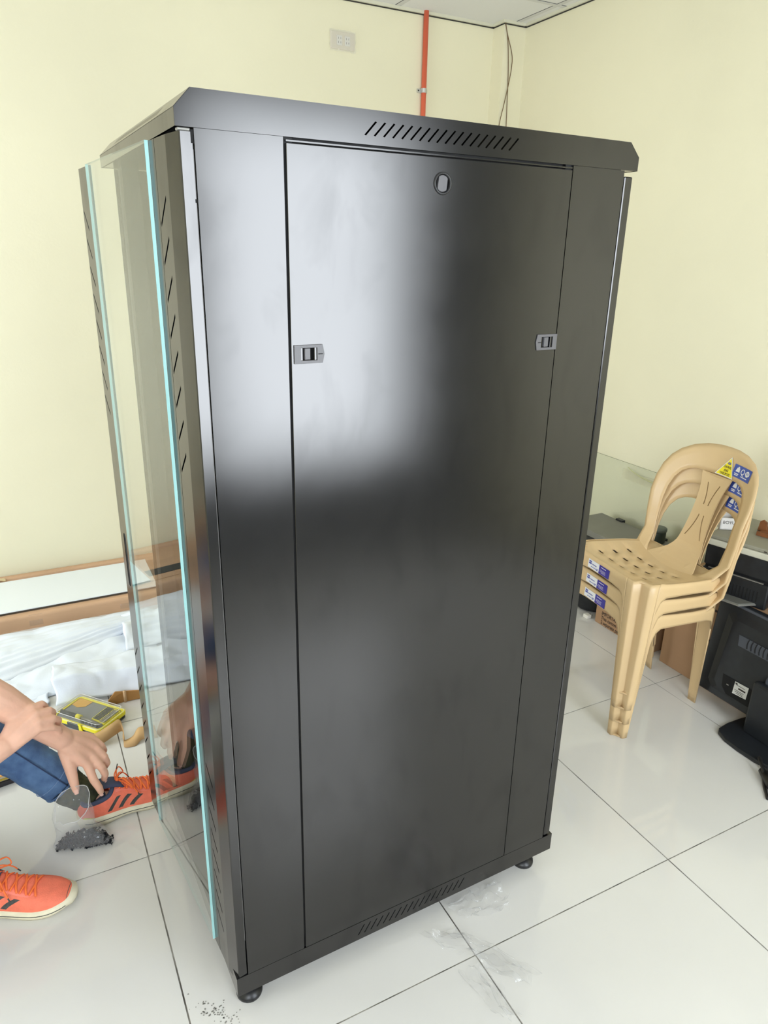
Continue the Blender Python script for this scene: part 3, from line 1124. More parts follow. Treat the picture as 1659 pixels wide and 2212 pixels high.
CH_LOC = (0.26, 0.63)
CH_ROT = math.atan2(-0.130, 0.9915)
PITCH = 0.053
chair0 = build_chair()
chairs = [chair0]
for k in (1, 2):
    c = chair0.copy()
    COL.objects.link(c)
    for ch in list(chair0.children):
        d = ch.copy()
        COL.objects.link(d)
        d.parent = c
    chairs.append(c)
clab = ('beige plastic chair with its feet on the floor, lowest of the three stacked',
        'beige plastic chair nested in the middle of the stack of three',
        'beige plastic chair on top of the stack with a yellow triangle sticker')
for k, c in enumerate(chairs):
    tag(c, clab[k], 'chair', 'stacked beige plastic chairs')
    c.location = (CH_LOC[0], CH_LOC[1], PITCH * k)
    c.rotation_euler = (0, 0, CH_ROT)
    # backrest sticker (blue, three emblems) on the right shoulder of the back
    v0, v1, s0, s1 = -0.052, -0.142, 0.322, 0.362
    f = lambda v, s, o: Vector(bk(v, s, -0.0035 - o))
    g = MB().grid(lambda a, b: f(lerp(v0, v1, a), lerp(s0, s1, b), 0.0), 8, 2)
    st = g.build('back_sticker', M_STKB, c, smooth=True)

    def spot(v, s, o=0.0006):
        p = f(v, s, o)
        return frame(p, f(v - 0.004, s, o) - p, f(v, s + 0.004, o) - p)
    # weight emblem
    wm = MB().prism([(-0.010, -0.007), (0.010, -0.007), (0.0065, 0.006), (0.003, 0.006), (0.003, 0.010), (-0.003, 0.010), (-0.003, 0.006), (-0.0065, 0.006)],
                    lambda a, b, t: spot(-0.074, 0.347) @ Vector((a, b, t)), 0, 0.0002)
    wm.build('weight_emblem', M_STKW, st)
    text_part('letter_q', 'Q', 0.026, M_STKW, st, spot(-0.098, 0.345))
    rg = MB().plate(ring(0, 0, 0.0095, 20), [], lambda a, b, t: spot(-0.123, 0.346) @ Vector((a, b, t)), 0, 0.0002)
    rg.build('round_emblem', M_STKW, st)
    rb = MB().prism([(-0.0115, -0.0036), (0.0115, -0.0036), (0.0115, 0.0042), (-0.0115, 0.0042)], lambda a, b, t: spot(-0.123, 0.346, 0.0009) @ Vector((a, b, t)), 0, 0.0002)
    rb.build('band', M_STKW, st)
    text_part('iso_letters', 'ISO', 0.0105, M_INKB, st, spot(-0.123, 0.3463, 0.0012))
    for (vv, ss, ln) in ((-0.072, 0.3335, 0.020), (-0.072, 0.3290, 0.018), (-0.111, 0.3305, 0.034)):
        MB().prism([(-ln / 2, -0.0013), (ln / 2, -0.0013), (ln / 2, 0.0013), (-ln / 2, 0.0013)], lambda a, b, t: spot(vv, ss) @ Vector((a, b, t)), 0, 0.0002).build('small_print', M_STKW, st)
    # front apron sticker: white half and dark blue half
    def ap(v, z):
        q = (ZS - z) / ZS
        return Vector((lerp(0.022, -0.002, q) - 0.0030, v, z))
    zt, zb = ZS - 0.0085, 0.3860
    v_a, v_b, v_c = 0.068, 0.010, -0.043
    s1_ = sticker('apron_sticker', c, [ap(v_a, zt), ap(v_a, zb), ap(v_b, zb), ap(v_b, zt)], M_STKW)
    s2_ = sticker('apron_sticker', c, [ap(v_b, zt + 0.001), ap(v_b, zb), ap(v_c, zb), ap(v_c, zt + 0.001)], M_STKD)

    def asp(v, z, o=0.0008):
        p = ap(v, z) + Vector((-o, 0, 0))
        return frame(p, (0, -1, 0), ap(v, z + 0.01) - ap(v, z))
    for (v, z, w_, h_) in ((0.057, 0.4095, 0.013, 0.004), (0.057, 0.4030, 0.013, 0.0055), (0.035, 0.4030, 0.024, 0.0025), (0.040, 0.3930, 0.022, 0.0018), (0.018, 0.3935, 0.004, 0.006), (0.024, 0.3935, 0.003, 0.006)):
        MB().prism([(-w_ / 2, -h_ / 2), (w_ / 2, -h_ / 2), (w_ / 2, h_ / 2), (-w_ / 2, h_ / 2)], lambda a, b, t: asp(v, z) @ Vector((a, b, t)), 0, 0.0002).build('small_print', M_INKB, s1_)
    for (v, z, w_, h_) in ((-0.012, 0.4105, 0.026, 0.0018), (-0.010, 0.4010, 0.030, 0.0010), (-0.010, 0.3970, 0.030, 0.0010), (-0.014, 0.3930, 0.024, 0.0010)):
        MB().prism([(-w_ / 2, -h_ / 2), (w_ / 2, -h_ / 2), (w_ / 2, h_ / 2), (-w_ / 2, h_ / 2)], lambda a, b, t: asp(v, z) @ Vector((a, b, t)), 0, 0.0002).build('small_print', M_STKW, s2_)
    if k == 2:
        # yellow warning triangle
        def tp(v, s, o=0.0):
            return Vector(bk(v, s, -0.0042 - o))
        tri = [(0.012, 0.312), (-0.062, 0.312), (-0.0290, 0.3735)]

        def tri_mesh(sh, o):
            cx = sum(p[0] for p in tri) / 3
            cy = sum(p[1] for p in tri) / 3
            T = [(cx + (p[0] - cx) * sh, cy + (p[1] - cy) * sh) for p in tri]
            return MB().grid(lambda a, b: tp(lerp(lerp(T[0][0], T[1][0], a), T[2][0], b), lerp(lerp(T[0][1], T[1][1], a), T[2][1], b), o), 6, 6)
        ty = tri_mesh(1.08, 0.0).build('warning_sticker', M_STKW, c, smooth=True)
        tri_mesh(0.96, 0.0004).build('yellow_face', M_STKY, ty, smooth=True)

        def tsp(v, s):
            p = tp(v, s, 0.0010)
            return frame(p, tp(v - 0.004, s, 0.001) - p, tp(v, s + 0.004, 0.001) - p)
        text_part('lettering', 'DAWAL', 0.0125, M_INK, ty, tsp(-0.0275, 0.3415), sx=0.75)
        text_part('lettering', 'ANG', 0.0125, M_INK, ty, tsp(-0.0260, 0.3300), sx=0.75)
        text_part('lettering', 'MARUPOK!', 0.0125, M_INK, ty, tsp(-0.0250, 0.3185), sx=0.75)
        for ss, hh in ((0.3570, 0.0022), (0.3530, 0.0036)):
            MB().prism([(-0.006, -hh / 2), (0.006, -hh / 2), (0.006, hh / 2), (-0.006, hh / 2)], lambda a, b, t: tsp(-0.0285, ss) @ Vector((a, b, t)), 0, 0.0002).build('maker_mark', M_INKB, ty)
# ================================================================== things along the right-hand wall
M_CARD = mat('brown_cardboard', (168, 132, 98), rough=0.85, vary=0.05, vscale=7)
M_CARDL = mat('light_cardboard', (206, 170, 128), rough=0.85, vary=0.05, vscale=7)
M_CARDK = mat('cardboard_print', (52, 42, 36), rough=0.8)
M_DEV = mat('black_device', (32, 34, 37), rough=0.38, vary=0.25, vscale=30)
M_DEVG = mat('dusty_grey_device', (104, 104, 98), rough=0.55, vary=0.1, vscale=20)
M_LID = mat('grey_lid', (122, 121, 113), rough=0.5, vary=0.05, vscale=12)
M_SCAN = mat('pale_scanner', (196, 194, 176), rough=0.5)
M_SCAN2 = mat('olive_grey_scanner', (140, 138, 122), rough=0.55)
M_MON = mat('monitor_black', (30, 33, 37), rough=0.42, vary=0.12, vscale=40)
M_MONL = mat('monitor_grey', (74, 78, 86), rough=0.45)
M_PAPER = mat('label_paper', (222, 222, 216), rough=0.5)

# carton with printed notice (left one)
c1 = thing('carton', 'small brown carton with printed notice on the floor left of the chair leg', 'carton', (0.73, 0.76, 0), group='cartons by the right wall')
MB().box(0, 0.262, 0, 0.297, 0, 0.20).build('box_body', M_CARD, c1, bevel=0.002, seg=1)
MB().box(0.0, 0.146, 0.002, 0.295, 0.2005, 0.2035).build('flap', M_CARDL, c1)
MB().box(0.154, 0.262, 0.002, 0.295, 0.2005, 0.2035).build('flap', M_CARDL, c1)
for i, tx in enumerate(('IMPORTANT', 'This carton contains', '2 separate parts')):
    text_part('lettering', tx, 0.023, M_CARDK, c1, frame((-0.0008, 0.262, 0.056 - 0.021 * i), (0, -1, 0), (0, 0, 1)), align='LEFT', sx=0.8)

# flat-bed printer on that carton
pr = thing('flatbed_printer', 'dark grey flatbed printer with open lid tray on the carton behind the chair', 'printer', (0.79, 0.86, 0.204))
MB().box(0.0, 0.212, 0.0, 0.50, 0.0, 0.085).build('printer_body', M_DEV, pr, bevel=0.008)
MB().box(0.004, 0.208, 0.01, 0.49, 0.087, 0.120).build('scanner_bed', M_DEV, pr, bevel=0.006)
lid = MB().box(-0.006, 0.210, -0.004, 0.50, 0.122, 0.150).build('scanner_lid', M_LID, pr, bevel=0.006)
MB().box(0.195, 0.217, 0.36, 0.40, 0.125, 0.158).box(0.195, 0.217, 0.12, 0.16, 0.125, 0.158).build('lid_hinge', M_DEV, lid, bevel=0.002, seg=1)
for k in range(5):
    MB().lathe([(0.010, 0), (0.009, 0.004)], lambda a, b, t, k=k: (-0.0005 - t, 0.27 + 0.035 * k + a, 0.055 + b), 12).build('button', M_DEVG, pr)
MB().box(-0.003, 0.0, 0.05, 0.22, 0.02, 0.07).build('paper_slot', M_DARK, pr)
MB().box(-0.012, 0.002, 0.24, 0.33, 0.096, 0.104).build('paper_sheet', M_PAPER, pr)

cup = thing('dark_canister', 'small dark green canister with lid behind the chair seat', 'canister', (0.955, 0.99, 0.354 + 0.0005))
MB().lathe([(0.028, 0.0), (0.030, 0.004), (0.030, 0.045), (0.028, 0.049)]).build('canister_body', mat('dark_green_plastic', (46, 54, 46), rough=0.4), cup, smooth=True)
MB().lathe([(0.031, 0.049), (0.0325, 0.051), (0.0325, 0.060), (0.030, 0.063)]).build('canister_lid', mat('grey_green_lid', (84, 92, 84), rough=0.4), cup, smooth=True)

# slumped black bag with a white plug beside it
bg = thing('black_bag', 'slumped black fabric bag on the floor beside the small carton', 'bag', (0.80, 1.17, 0))


def bagf(a, b):
    th, ph = a * 2 * math.pi, (b - 0.5) * math.pi
    c_ = math.copysign(abs(math.cos(ph)) ** 0.5, math.cos(ph))
    s_ = math.copysign(abs(math.sin(ph)) ** 0.7, math.sin(ph))
    p = Vector((0.075 * c_ * math.cos(th), 0.10 * c_ * math.sin(th), 0.09 + 0.09 * s_))
    return p + Vector((0.012 * noise.noise(p * 14), 0.012 * noise.noise(p * 14 + Vector((3, 1, 2))), 0.008 * noise.noise(p * 16) * (1 if p.z > 0.03 else 0)))


M_BAG = mat('black_fabric', (20, 21, 24), rough=0.7, bump=0.2, bscale=200)
MB().grid(bagf, 28, 14).build('bag_body', M_BAG, bg, smooth=True)
MB().tube(smooth_path([(-0.05, 0.06, 0.16), (-0.06, 0.05, 0.20), (-0.05, 0.0, 0.215), (-0.05, -0.05, 0.19), (-0.05, -0.055, 0.155)], 5), 0.008, 8).build('bag_handle', M_BAG, bg, smooth=True)
pg = thing('white_plug', 'small white plug lying on the floor in front of the black bag', 'plug', (0.722, 1.095, 0))
MB().box(-0.012, 0.012, -0.014, 0.014, 0, 0.016).build('plug_body', M_WHITE, pg, bevel=0.003)
MB().box(0.012, 0.026, -0.008, -0.005, 0.006, 0.010).box(0.012, 0.026, 0.005, 0.008, 0.006, 0.010).build('prong', M_CLAMP, pg)

# second carton, under the big printer
c2 = thing('carton', 'large brown carton under the black printer, half hidden by the stacked chairs', 'carton', (0.735, 0.13, 0), group='cartons by the right wall')
MB().box(0, 0.33, 0, 0.578, 0, 0.384).build('box_body', M_CARD, c2, bevel=0.002, seg=1)
MB().box(0.0, 0.163, 0.002, 0.576, 0.3845, 0.3875).build('flap', M_CARD, c2)
MB().box(0.167, 0.33, 0.002, 0.576, 0.3845, 0.3875).build('flap', M_CARD, c2)
for (y, z) in ((0.505, 0.262), (0.462, 0.262), (0.419, 0.262)):
    MB().plate([(y - 0.018, z - 0.020), (y + 0.018, z - 0.020), (y + 0.018, z + 0.020), (y - 0.018, z + 0.020)],
               [[(y - 0.014, z - 0.016), (y + 0.014, z - 0.016), (y + 0.014, z + 0.016), (y - 0.014, z + 0.016)]], lambda a, b, t: (-t, a, b), 0, 0.0006).build('handling_mark', M_CARDK, c2)
    MB().prism([(y - 0.006, z - 0.012), (y + 0.006, z - 0.012), (y + 0.006, z + 0.004), (y, z + 0.012), (y - 0.006, z + 0.004)], lambda a, b, t: (-t, a, b), 0, 0.0006).build('handling_mark', M_CARDK, c2)
for (y, z, ln) in ((0.37, 0.19, 0.05), (0.366, 0.165, 0.04), (0.37, 0.14, 0.05), (0.365, 0.31, 0.06)):
    MB().box(-0.0006, 0, y - ln / 2, y + ln / 2, z - 0.004, z + 0.004).build('print_line', M_CARDK, c2)

# black multifunction printer on the carton, turned a little, with a pale scanner on top
PRZ = math.radians(15.3)
bp = thing('black_printer', 'bulky dusty black printer with output tray standing on the large carton', 'printer', (0.737, 0.345, 0.388), PRZ)


MB().box(0.0, 0.27, 0.0, 0.222, 0.0, 0.088).build('lower_body', M_DEV, bp, bevel=0.006)
MB().box(0.006, 0.27, -0.004, 0.222, 0.096, 0.172).build('upper_body', M_DEV, bp, bevel=0.006)
MB().box(0.012, 0.26, 0.006, 0.216, 0.086, 0.098).build('joint_band', M_DARK, bp)
MB().box(-0.002, 0.003, 0.02, 0.20, 0.0895, 0.0930).build('silver_line', M_STEEL, bp)
for k in range(9):
    MB().box(-0.0015, 0.001, 0.03 + 0.011 * k, 0.034 + 0.011 * k, 0.022, 0.060).build('vent_slot', M_DARK, bp)
ty_ = MB().prism([(0.0, 0.03), (-0.05, 0.065), (-0.05, 0.17), (0.0, 0.21)], lambda a, b, t: (a, b, t), 0.012, 0.018).build('output_tray', M_DEVG, bp, bevel=0.002, seg=1)
MB().tube([(0.0, 0.03, 0.012), (-0.05, 0.065, 0.012), (-0.05, 0.17, 0.012), (0.0, 0.21, 0.012)], 0.0025, 6).build('tray_rim', M_STEEL, ty_)
sc_ = thing('flat_scanner', 'pale olive flat scanner lying on top of the bulky black printer', 'scanner', (0.737, 0.345, 0.5605), PRZ)
MB().box(-0.006, 0.27, -0.14, 0.224, 0.0, 0.022).build('scanner_base', M_SCAN, sc_, bevel=0.004)
MB().box(-0.002, 0.27, -0.135, 0.220, 0.0225, 0.036).build('scanner_lid', M_SCAN2, sc_, bevel=0.004)
for y, w_ in ((0.125, 0.008), (0.105, 0.012), (0.03, 0.008)):
    MB().box(-0.0035, -0.0015, y, y + w_, 0.026, 0.0295).build('print_mark', M_CARDK, sc_)
# a second black device beside the printer continues out of frame
bd = thing('black_case', 'matt black equipment case at the right edge beside the bulky printer', 'equipment case', (0.80, 0.105, 0.388), 0)
MB().box(0, 0.26, 0, 0.205, 0, 0.150).build('case_body', M_DEV, bd, bevel=0.008)
MB().box(-0.006, 0.0, 0.03, 0.17, 0.05, 0.11).build('case_front', M_MON, bd, bevel=0.003)
MB().box(-0.008, -0.005, 0.165, 0.180, 0.085, 0.100).build('badge', mat('pale_badge', (205, 160, 140), rough=0.5), bd)

# small opened white box with lettering
bx = thing('small_box', 'small opened white box with blue lettering on top of the scanner', 'box', (0.772, 0.605, 0.5975), math.radians(-128))
M_BOXW = mat('white_card', (226, 224, 222), rough=0.6)
M_BOXG = mat('grey_card', (190, 182, 172), rough=0.6)
MB().box(0, 0.05, 0, 0.004, 0, 0.042).box(0, 0.05, 0.050, 0.054, 0, 0.042).box(0, 0.003, 0.0, 0.054, 0, 0.042).box(0.047, 0.05, 0, 0.054, 0, 0.042).box(0, 0.05, 0, 0.054, 0, 0.003).build('box_walls', M_BOXW, bx)
MB().add([(0, 0.054, 0.042), (0.05, 0.054, 0.042), (0.048, 0.066, 0.080), (0.012, 0.066, 0.084)], [(0, 1, 2, 3)]).build('box_flap', M_BOXW, bx, solid=0.0012)
MB().add([(0, 0.0, 0.042), (0.0, 0.054, 0.042), (-0.022, 0.05, 0.062), (-0.022, 0.01, 0.062)], [(0, 1, 2, 3)]).build('box_flap', M_BOXG, bx, solid=0.0012)
text_part('lettering', 'BOYU', 0.015, M_INK, bx, frame((0.0505, 0.027, 0.026), (0, 1, 0), (0, 0, 1)))
text_part('lettering', 'U', 0.026, M_INKB, bx, frame((0.025, -0.0005, 0.022), (1, 0, 0), (0, 0, 1)))

# brown cardboard tray on the scanner
tw = thing('cardboard_tray', 'torn brown cardboard tray on the scanner at the right edge', 'tray', (0.85, 0.44, 0.5975), PRZ)
M_BRN = mat('torn_brown_board', (118, 72, 36), rough=0.85, vary=0.3, vscale=25)
MB().box(-0.03, 0.10, -0.19, 0.045, 0.0, 0.006).box(-0.03, -0.026, -0.19, 0.045, 0.006, 0.014).build('tray_board', M_BRN, tw)
MB().prism([(-0.03, 0.0), (0.0, 0.0), (-0.004, 0.034), (-0.012, 0.040), (-0.024, 0.034)], lambda a, b, t: (0.02 + t, 0.06 + a, 0.0 + b), 0, 0.01).build('torn_flap', M_BRN, tw)
MB().grid(lambda a, b: (lerp(-0.02, 0.09, a), lerp(-0.20, -0.03, b), 0.010 + 0.05 * (1 - b) * (0.3 + 0.7 * a) + 0.006 * noise.noise((a * 7, b * 9, 0))), 10, 12).build('crumpled_lining', mat('cream_lining', (216, 196, 150), rough=0.8, vary=0.15, vscale=40), tw, smooth=True, solid=0.002)

# glass sheet leaning on the right wall
M_SHEET = mat_clear('green_sheet_glass', (0.985, 0.995, 0.985, 1), ior=1.5, haze=0.07, haze_rgb=(235, 240, 225))
M_SEDGE = mat('green_glass_edge', (96, 108, 76), rough=0.2)
gs = thing('glass_sheet', 'pale green glass sheet leaning against the right wall behind the printer', 'glass sheet', (0, 0, 0))


def gsp(y, z, t):
    return (1.003 + 0.055 * z / 0.6 + t, y, z)


g_ = MB()
ya, yb_ = 0.84, 1.86
zs = (0.004, 0.600)
V = [gsp(ya, zs[0], 0), gsp(yb_, zs[0], 0), gsp(yb_, zs[1], 0), gsp(ya, zs[1], 0), gsp(ya, zs[0], 0.005), gsp(yb_, zs[0], 0.005), gsp(yb_, zs[1], 0.005), gsp(ya, zs[1], 0.005)]
g_.add(V, [(0, 3, 2, 1), (4, 5, 6, 7)], 0)
g_.add(V, [(0, 4, 7, 3), (1, 2, 6, 5), (0, 1, 5, 4), (3, 7, 6, 2)], 1)
sheet = g_.build('sheet', [M_SHEET, M_SEDGE], gs)
M_TAPE = mat_clear('clear_tape', (0.95, 0.95, 0.93, 1), rough=0.15, haze=0.28, haze_rgb=(226, 220, 190), bump=0.5, bscale=60)
MB().grid(lambda a, b: gsp(lerp(1.32, 1.12, a), 0.575 - 0.045 * b + 0.03 * (a - 0.0) * (1 - a) * (-4) * 0.3 * (1 - b), -0.002 - 0.003 * b), 12, 4).build('peeling_tape', M_TAPE, gs, smooth=True)
MB().tube([gsp(lerp(1.29, 1.13, k / 12), 0.585 - 0.030 * math.sin(math.pi * 0.5 * k / 12) ** 0.8, -0.006) for k in range(13)], 0.0022, 6).build('tape_edge', mat('tape_edge', (190, 190, 140), rough=0.3), gs, smooth=True)

# monitor seen from behind
mo = thing('monitor', 'black computer monitor seen from the back, leaning over its curved foot', 'monitor', (0.66, 0.21, 0))
ML, MR, MZ0, MZ1 = 0.268, -0.27, 0.052, 0.392


def mt(x, y, z):
    """slight lean"""
    return (x + 0.035 * (z - MZ0) / 0.34, y, z)


MB().box(0.0, 0.03, MR, ML, MZ0, MZ1, fn=mt).build('screen_shell', M_MON, mo, bevel=0.006)
MB().box(0.03, 0.036, MR + 0.012, ML - 0.012, MZ0 + 0.015, MZ1 - 0.012, fn=mt).build('screen', M_DARK, mo)
bulge = MB()
bo = [(-0.23, 0.085), (0.215, 0.075), (0.235, 0.10), (0.225, 0.35), (0.20, 0.368), (-0.22, 0.368)]
bi = [(-0.21, 0.10), (0.19, 0.095), (0.205, 0.115), (0.195, 0.33), (0.18, 0.345), (-0.20, 0.345)]
vs = [mt(0.0005, a, b) for a, b in bo] + [mt(-0.010, a, b) for a, b in bi]
bulge.add(vs, [tuple(range(6, 12))] + [(i, (i + 1) % 6, 6 + (i + 1) % 6, 6 + i) for i in range(6)])
bulge.build('rear_bulge', M_MON, mo)
MB().box(-0.004, 0.004, MR + 0.005, ML - 0.02, MZ1 - 0.006, MZ1 + 0.001, fn=mt).build('top_bead', M_MONL, mo, bevel=0.001, seg=1)
vent = MB().add([mt(-0.012, 0.160, 0.305), mt(-0.012, 0.155, 0.268), mt(-0.012, -0.20, 0.268), mt(-0.012, -0.20, 0.300)], [(0, 1, 2, 3)]).build('vent_panel', M_MONL, mo, solid=0.002)
for k in range(14):
    y = 0.122 - 0.0145 * k
    MB().tube([mt(-0.0135, y + 0.003 * math.sin(math.pi * q / 6), 0.304 - 0.032 * q / 6) for q in range(7)], 0.0018, 5).build('vent_slot', M_DARK, vent, smooth=True)
lb = MB().add([mt(-0.0115, 0.130, 0.148), mt(-0.0115, 0.130, 0.104), mt(-0.0115, 0.080, 0.108), mt(-0.0115, 0.080, 0.150)], [(0, 1, 2, 3)]).build('rating_label', M_PAPER, mo, solid=0.0006)
for (y, z, a, b) in ((0.123, 0.143, 0.008, 0.004), (0.108, 0.139, 0.034, 0.0015), (0.100, 0.130, 0.026, 0.005), (0.108, 0.121, 0.034, 0.0014), (0.108, 0.116, 0.030, 0.0014), (0.104, 0.111, 0.026, 0.0014)):
    MB().box(-0.0125, -0.0121, y - a / 2, y + a / 2, z - b / 2, z + b / 2, fn=mt).build('label_print', M_CARDK, lb)
MB().add([mt(-0.0112, 0.178, 0.150), mt(-0.0112, 0.172, 0.108), mt(-0.0112, 0.150, 0.088), mt(-0.0112, 0.050, 0.088), mt(-0.0112, 0.050, 0.150)], [(0, 1, 2, 3, 4)]).build('port_recess', M_DARK, mo, solid=0.0006)
MB().box(-0.0135, -0.0117, 0.148, 0.156, 0.121, 0.124, fn=mt).build('lock_port', M_STEEL, mo)
MB().lathe([(0.030, 0), (0.030, 0.003), (0.026, 0.004), (0.024, 0.003)], lambda a, b, t: mt(-0.0115 - t, 0.005 + a, 0.205 + b), 28).build('emblem', M_MONL, mo, smooth=True)
MB().box(-0.030, 0.000, -0.085, 0.055, 0.010, 0.20).build('neck', M_MON, mo, bevel=0.008)
base_o = [(0.065, 0.096), (0.03, 0.102), (-0.04, 0.104), (-0.085, 0.098), (-0.103, 0.086), (-0.118, 0.05), (-0.123, 0.0), (-0.122, -0.06), (-0.112, -0.10), (-0.085, -0.125), (0.065, -0.125)]
MB().prism(base_o, lambda a, b, t: (a, b, t), 0.0, 0.013).build('foot', M_MON, mo, bevel=0.004)
# cables by the foot of the monitor
cb = thing('power_cable', 'coiled black power cable with plug at the right edge beside the monitor foot', 'cable', (0.50, 0.085, 0))
M_CAB = mat('black_cable', (22, 22, 22), rough=0.45)
MB().tube(smooth_path([(0.05, -0.06, 0.005), (0.03, 0.02, 0.012), (0.05, 0.055, 0.020), (0.03, 0.045, 0.030), (0.0, 0.01, 0.024), (-0.03, -0.02, 0.006), (-0.07, -0.06, 0.005)], 8), 0.0045, 8).build('cord', M_CAB, cb, smooth=True)
MB().tube([(0.01, 0.02, 0.016), (-0.02, -0.03, 0.016), (-0.045, -0.075, 0.015)], [0.010, 0.015, 0.013], 12).build('plug_body', M_CAB, cb, smooth=True)
# ================================================================== packing material and tools on the left
M_FOAM = mat('white_foam', (236, 243, 252), rough=0.75, bump=0.08, bscale=260)
M_FOAM2 = mat('thin_white_foam', (233, 240, 250), rough=0.7, bump=0.09, bscale=180)
M_WPANEL = mat('white_panel', (242, 248, 252), rough=0.5)
M_KRAFT = mat('kraft_paper', (202, 164, 112), rough=0.75, vary=0.08, vscale=12)
M_CART = mat('rack_carton_board', (206, 168, 134), rough=0.85, vary=0.06, vscale=4, stretch=(1, 6, 1))

# long flat carton along the back wall with the white panel lying in it
lc = thing('flat_carton', 'long flat brown carton lying along the back wall', 'carton', (-0.45, 1.995, 0))
FL = -2.35
prof_c = [(0.0, 0.0), (0.0, 0.050)] + [(0.014 - 0.014 * math.cos(math.pi / 2 * k / 4), 0.050 + 0.014 * math.sin(math.pi / 2 * k / 4)) for k in range(1, 5)] + [(0.032, 0.0645), (0.034, 0.056), (0.034, 0.0)]
MB().prism(prof_c, lambda a, b, t: (t, a, b), FL, 0.0).build('front_edge', M_CART, lc)
MB().prism([(0.368, 0.0), (0.368, 0.058), (0.374, 0.072), (0.385, 0.078), (0.402, 0.078), (0.402, 0.0)], lambda a, b, t: (t, a, b), FL, 0.0).build('back_edge', M_CART, lc)
MB().box(FL, 0.0, 0.034, 0.368, 0.0, 0.010).build('carton_floor', M_CART, lc)
MB().box(FL, -1.25, 0.083, 0.147, 0.0665, 0.068).build('dark_strap', mat('dark_strapping', (48, 52, 56), rough=0.5, bump=0.3, bscale=400, vary=0.3, vscale=120), lc)
MB().box(FL, -1.24, 0.034, 0.368, 0.056, 0.066).build('carton_flap', M_CART, lc)
for (tx, wd) in ((-0.97, 0.05), (-0.62, 0.04)):
    MB().grid(lambda a, b: (tx + wd * a, -0.0010 + 0.004 * b * b, 0.012 + 0.048 * b), 6, 5).build('tape_strip', mat_clear('carton_tape', (0.95, 0.93, 0.88, 1), rough=0.1, haze=0.10, bump=0.8, bscale=80), lc, smooth=True)
tt = MB().grid(lambda a, b: (-1.115 + 0.07 * a, 0.36 + 0.03 * b - 0.01 * a, 0.075 + 0.006 * math.sin(3 * a) + 0.004 * noise.noise((a * 5, b * 5, 0))), 8, 4).build('torn_tape', mat('paper_tape', (226, 206, 166), rough=0.7), lc, smooth=True)
wp = MB().box(-1.685, -0.905, 2.027, 2.340, 0.066, 0.076).build('white_board', M_WPANEL, bevel=0.001, seg=1)
tag(wp, 'plain white board lying on the long flat carton', 'board')
# dark edge line of the panel's carton liner
ln_ = MB().box(-1.685, -0.905, 2.0245, 2.0268, 0.066, 0.0725).build('edge_strip', mat('dark_edge', (70, 62, 52), rough=0.8), wp)


def sheet(name, label, c, nu, nv, z0, amp, sc, seed, m=M_FOAM, ridges=0.0, rn=14, curl=None, th=0.0025, lift=None):
    """crumpled packing sheet from four floor corners c (a: along, b: across)"""
    P = [Vector((q[0], q[1], q[2] if len(q) > 2 else 0.0)) for q in c]

    def f(a, b):
        p = (P[0] * (1 - a) + P[1] * a) * (1 - b) + (P[3] * (1 - a) + P[2] * a) * b
        k = noise.fractal(Vector((p.x * sc, p.y * sc, seed)), 0.9, 2.1, 3)
        ed = noise.noise(Vector((a * 4, b * 4, seed + 9)))
        p = p + Vector((0.012 * ed, 0.012 * noise.noise(Vector((a * 4, b * 4, seed + 19))), 0))
        z = p.z + z0 + amp * abs(k) * 1.6 * min(1.0, 0.15 + 5 * b)
        if ridges:
            z += ridges * (0.5 + 0.5 * math.sin(b * rn * 2 * math.pi))
        if lift:
            z += lift(a, b)
        return (p.x, p.y, max(z, 0.0035))
    o = MB().grid(f, nu, nv).build(name, m, smooth=True, solid=th)
    return tag(o, label, 'foam sheet', 'white foam packing sheets')


sheet('foam_sheet', 'large ribbed white foam sheet folded in front of the flat carton', [(-1.78, 1.50), (-1.04, 1.80), (-0.98, 1.945), (-1.80, 1.955)], 70, 50, 0.006, 0.010, 4, 1.0, ridges=0.004, rn=9,
      lift=lambda a, b: 0.026 * math.sin(math.pi * min(1, b * 1.2)) * (1 - 0.3 * a) + 0.006 * min(1, b * 8))
sheet('foam_sheet', 'crumpled white foam sheet spread in the middle of the packing pile', [(-1.80, 1.40), (-1.00, 1.50), (-0.98, 1.82), (-1.75, 1.78)], 60, 36, 0.002, 0.012, 6, 4.0,
      lift=lambda a, b: 0.006 * math.sin(math.pi * b))
sheet('foam_sheet', 'smooth white foam sheet draped nearest to the yellow tool case', [(-1.365, 1.375), (-1.00, 1.335), (-0.96, 1.53), (-1.36, 1.535)], 50, 30, 0.030, 0.010, 5, 7.0, m=M_FOAM2,
      lift=lambda a, b: 0.040 * min(1, b * 3.0) * (1 - 0.5 * max(0, b - 0.5)) - 0.022 * (1 - min(1, b * 3)) + 0.008 * math.sin(5 * a + 2 * b))
sheet('foam_sheet', 'folded white foam sheet with a raised pointed corner seen through the glass door', [(-1.10, 1.62), (-0.72, 1.66), (-0.70, 1.95), (-1.08, 1.90)], 40, 30, 0.016, 0.025, 6, 12.0,
      lift=lambda a, b: 0.07 * (1 - abs(2 * b - 1)) * (0.4 + 0.6 * a))
sheet('foam_sheet', 'thin white foam sheet flat on the tiles left of the tool case', [(-1.74, 1.22), (-1.40, 1.33), (-1.38, 1.47), (-1.72, 1.46)], 40, 24, 0.004, 0.012, 6, 17.0, m=M_FOAM2)
M_BUB = mat_clear('bubble_wrap', (0.97, 0.98, 0.99, 1), rough=0.12, haze=0.22, bump=1.0, bscale=90)


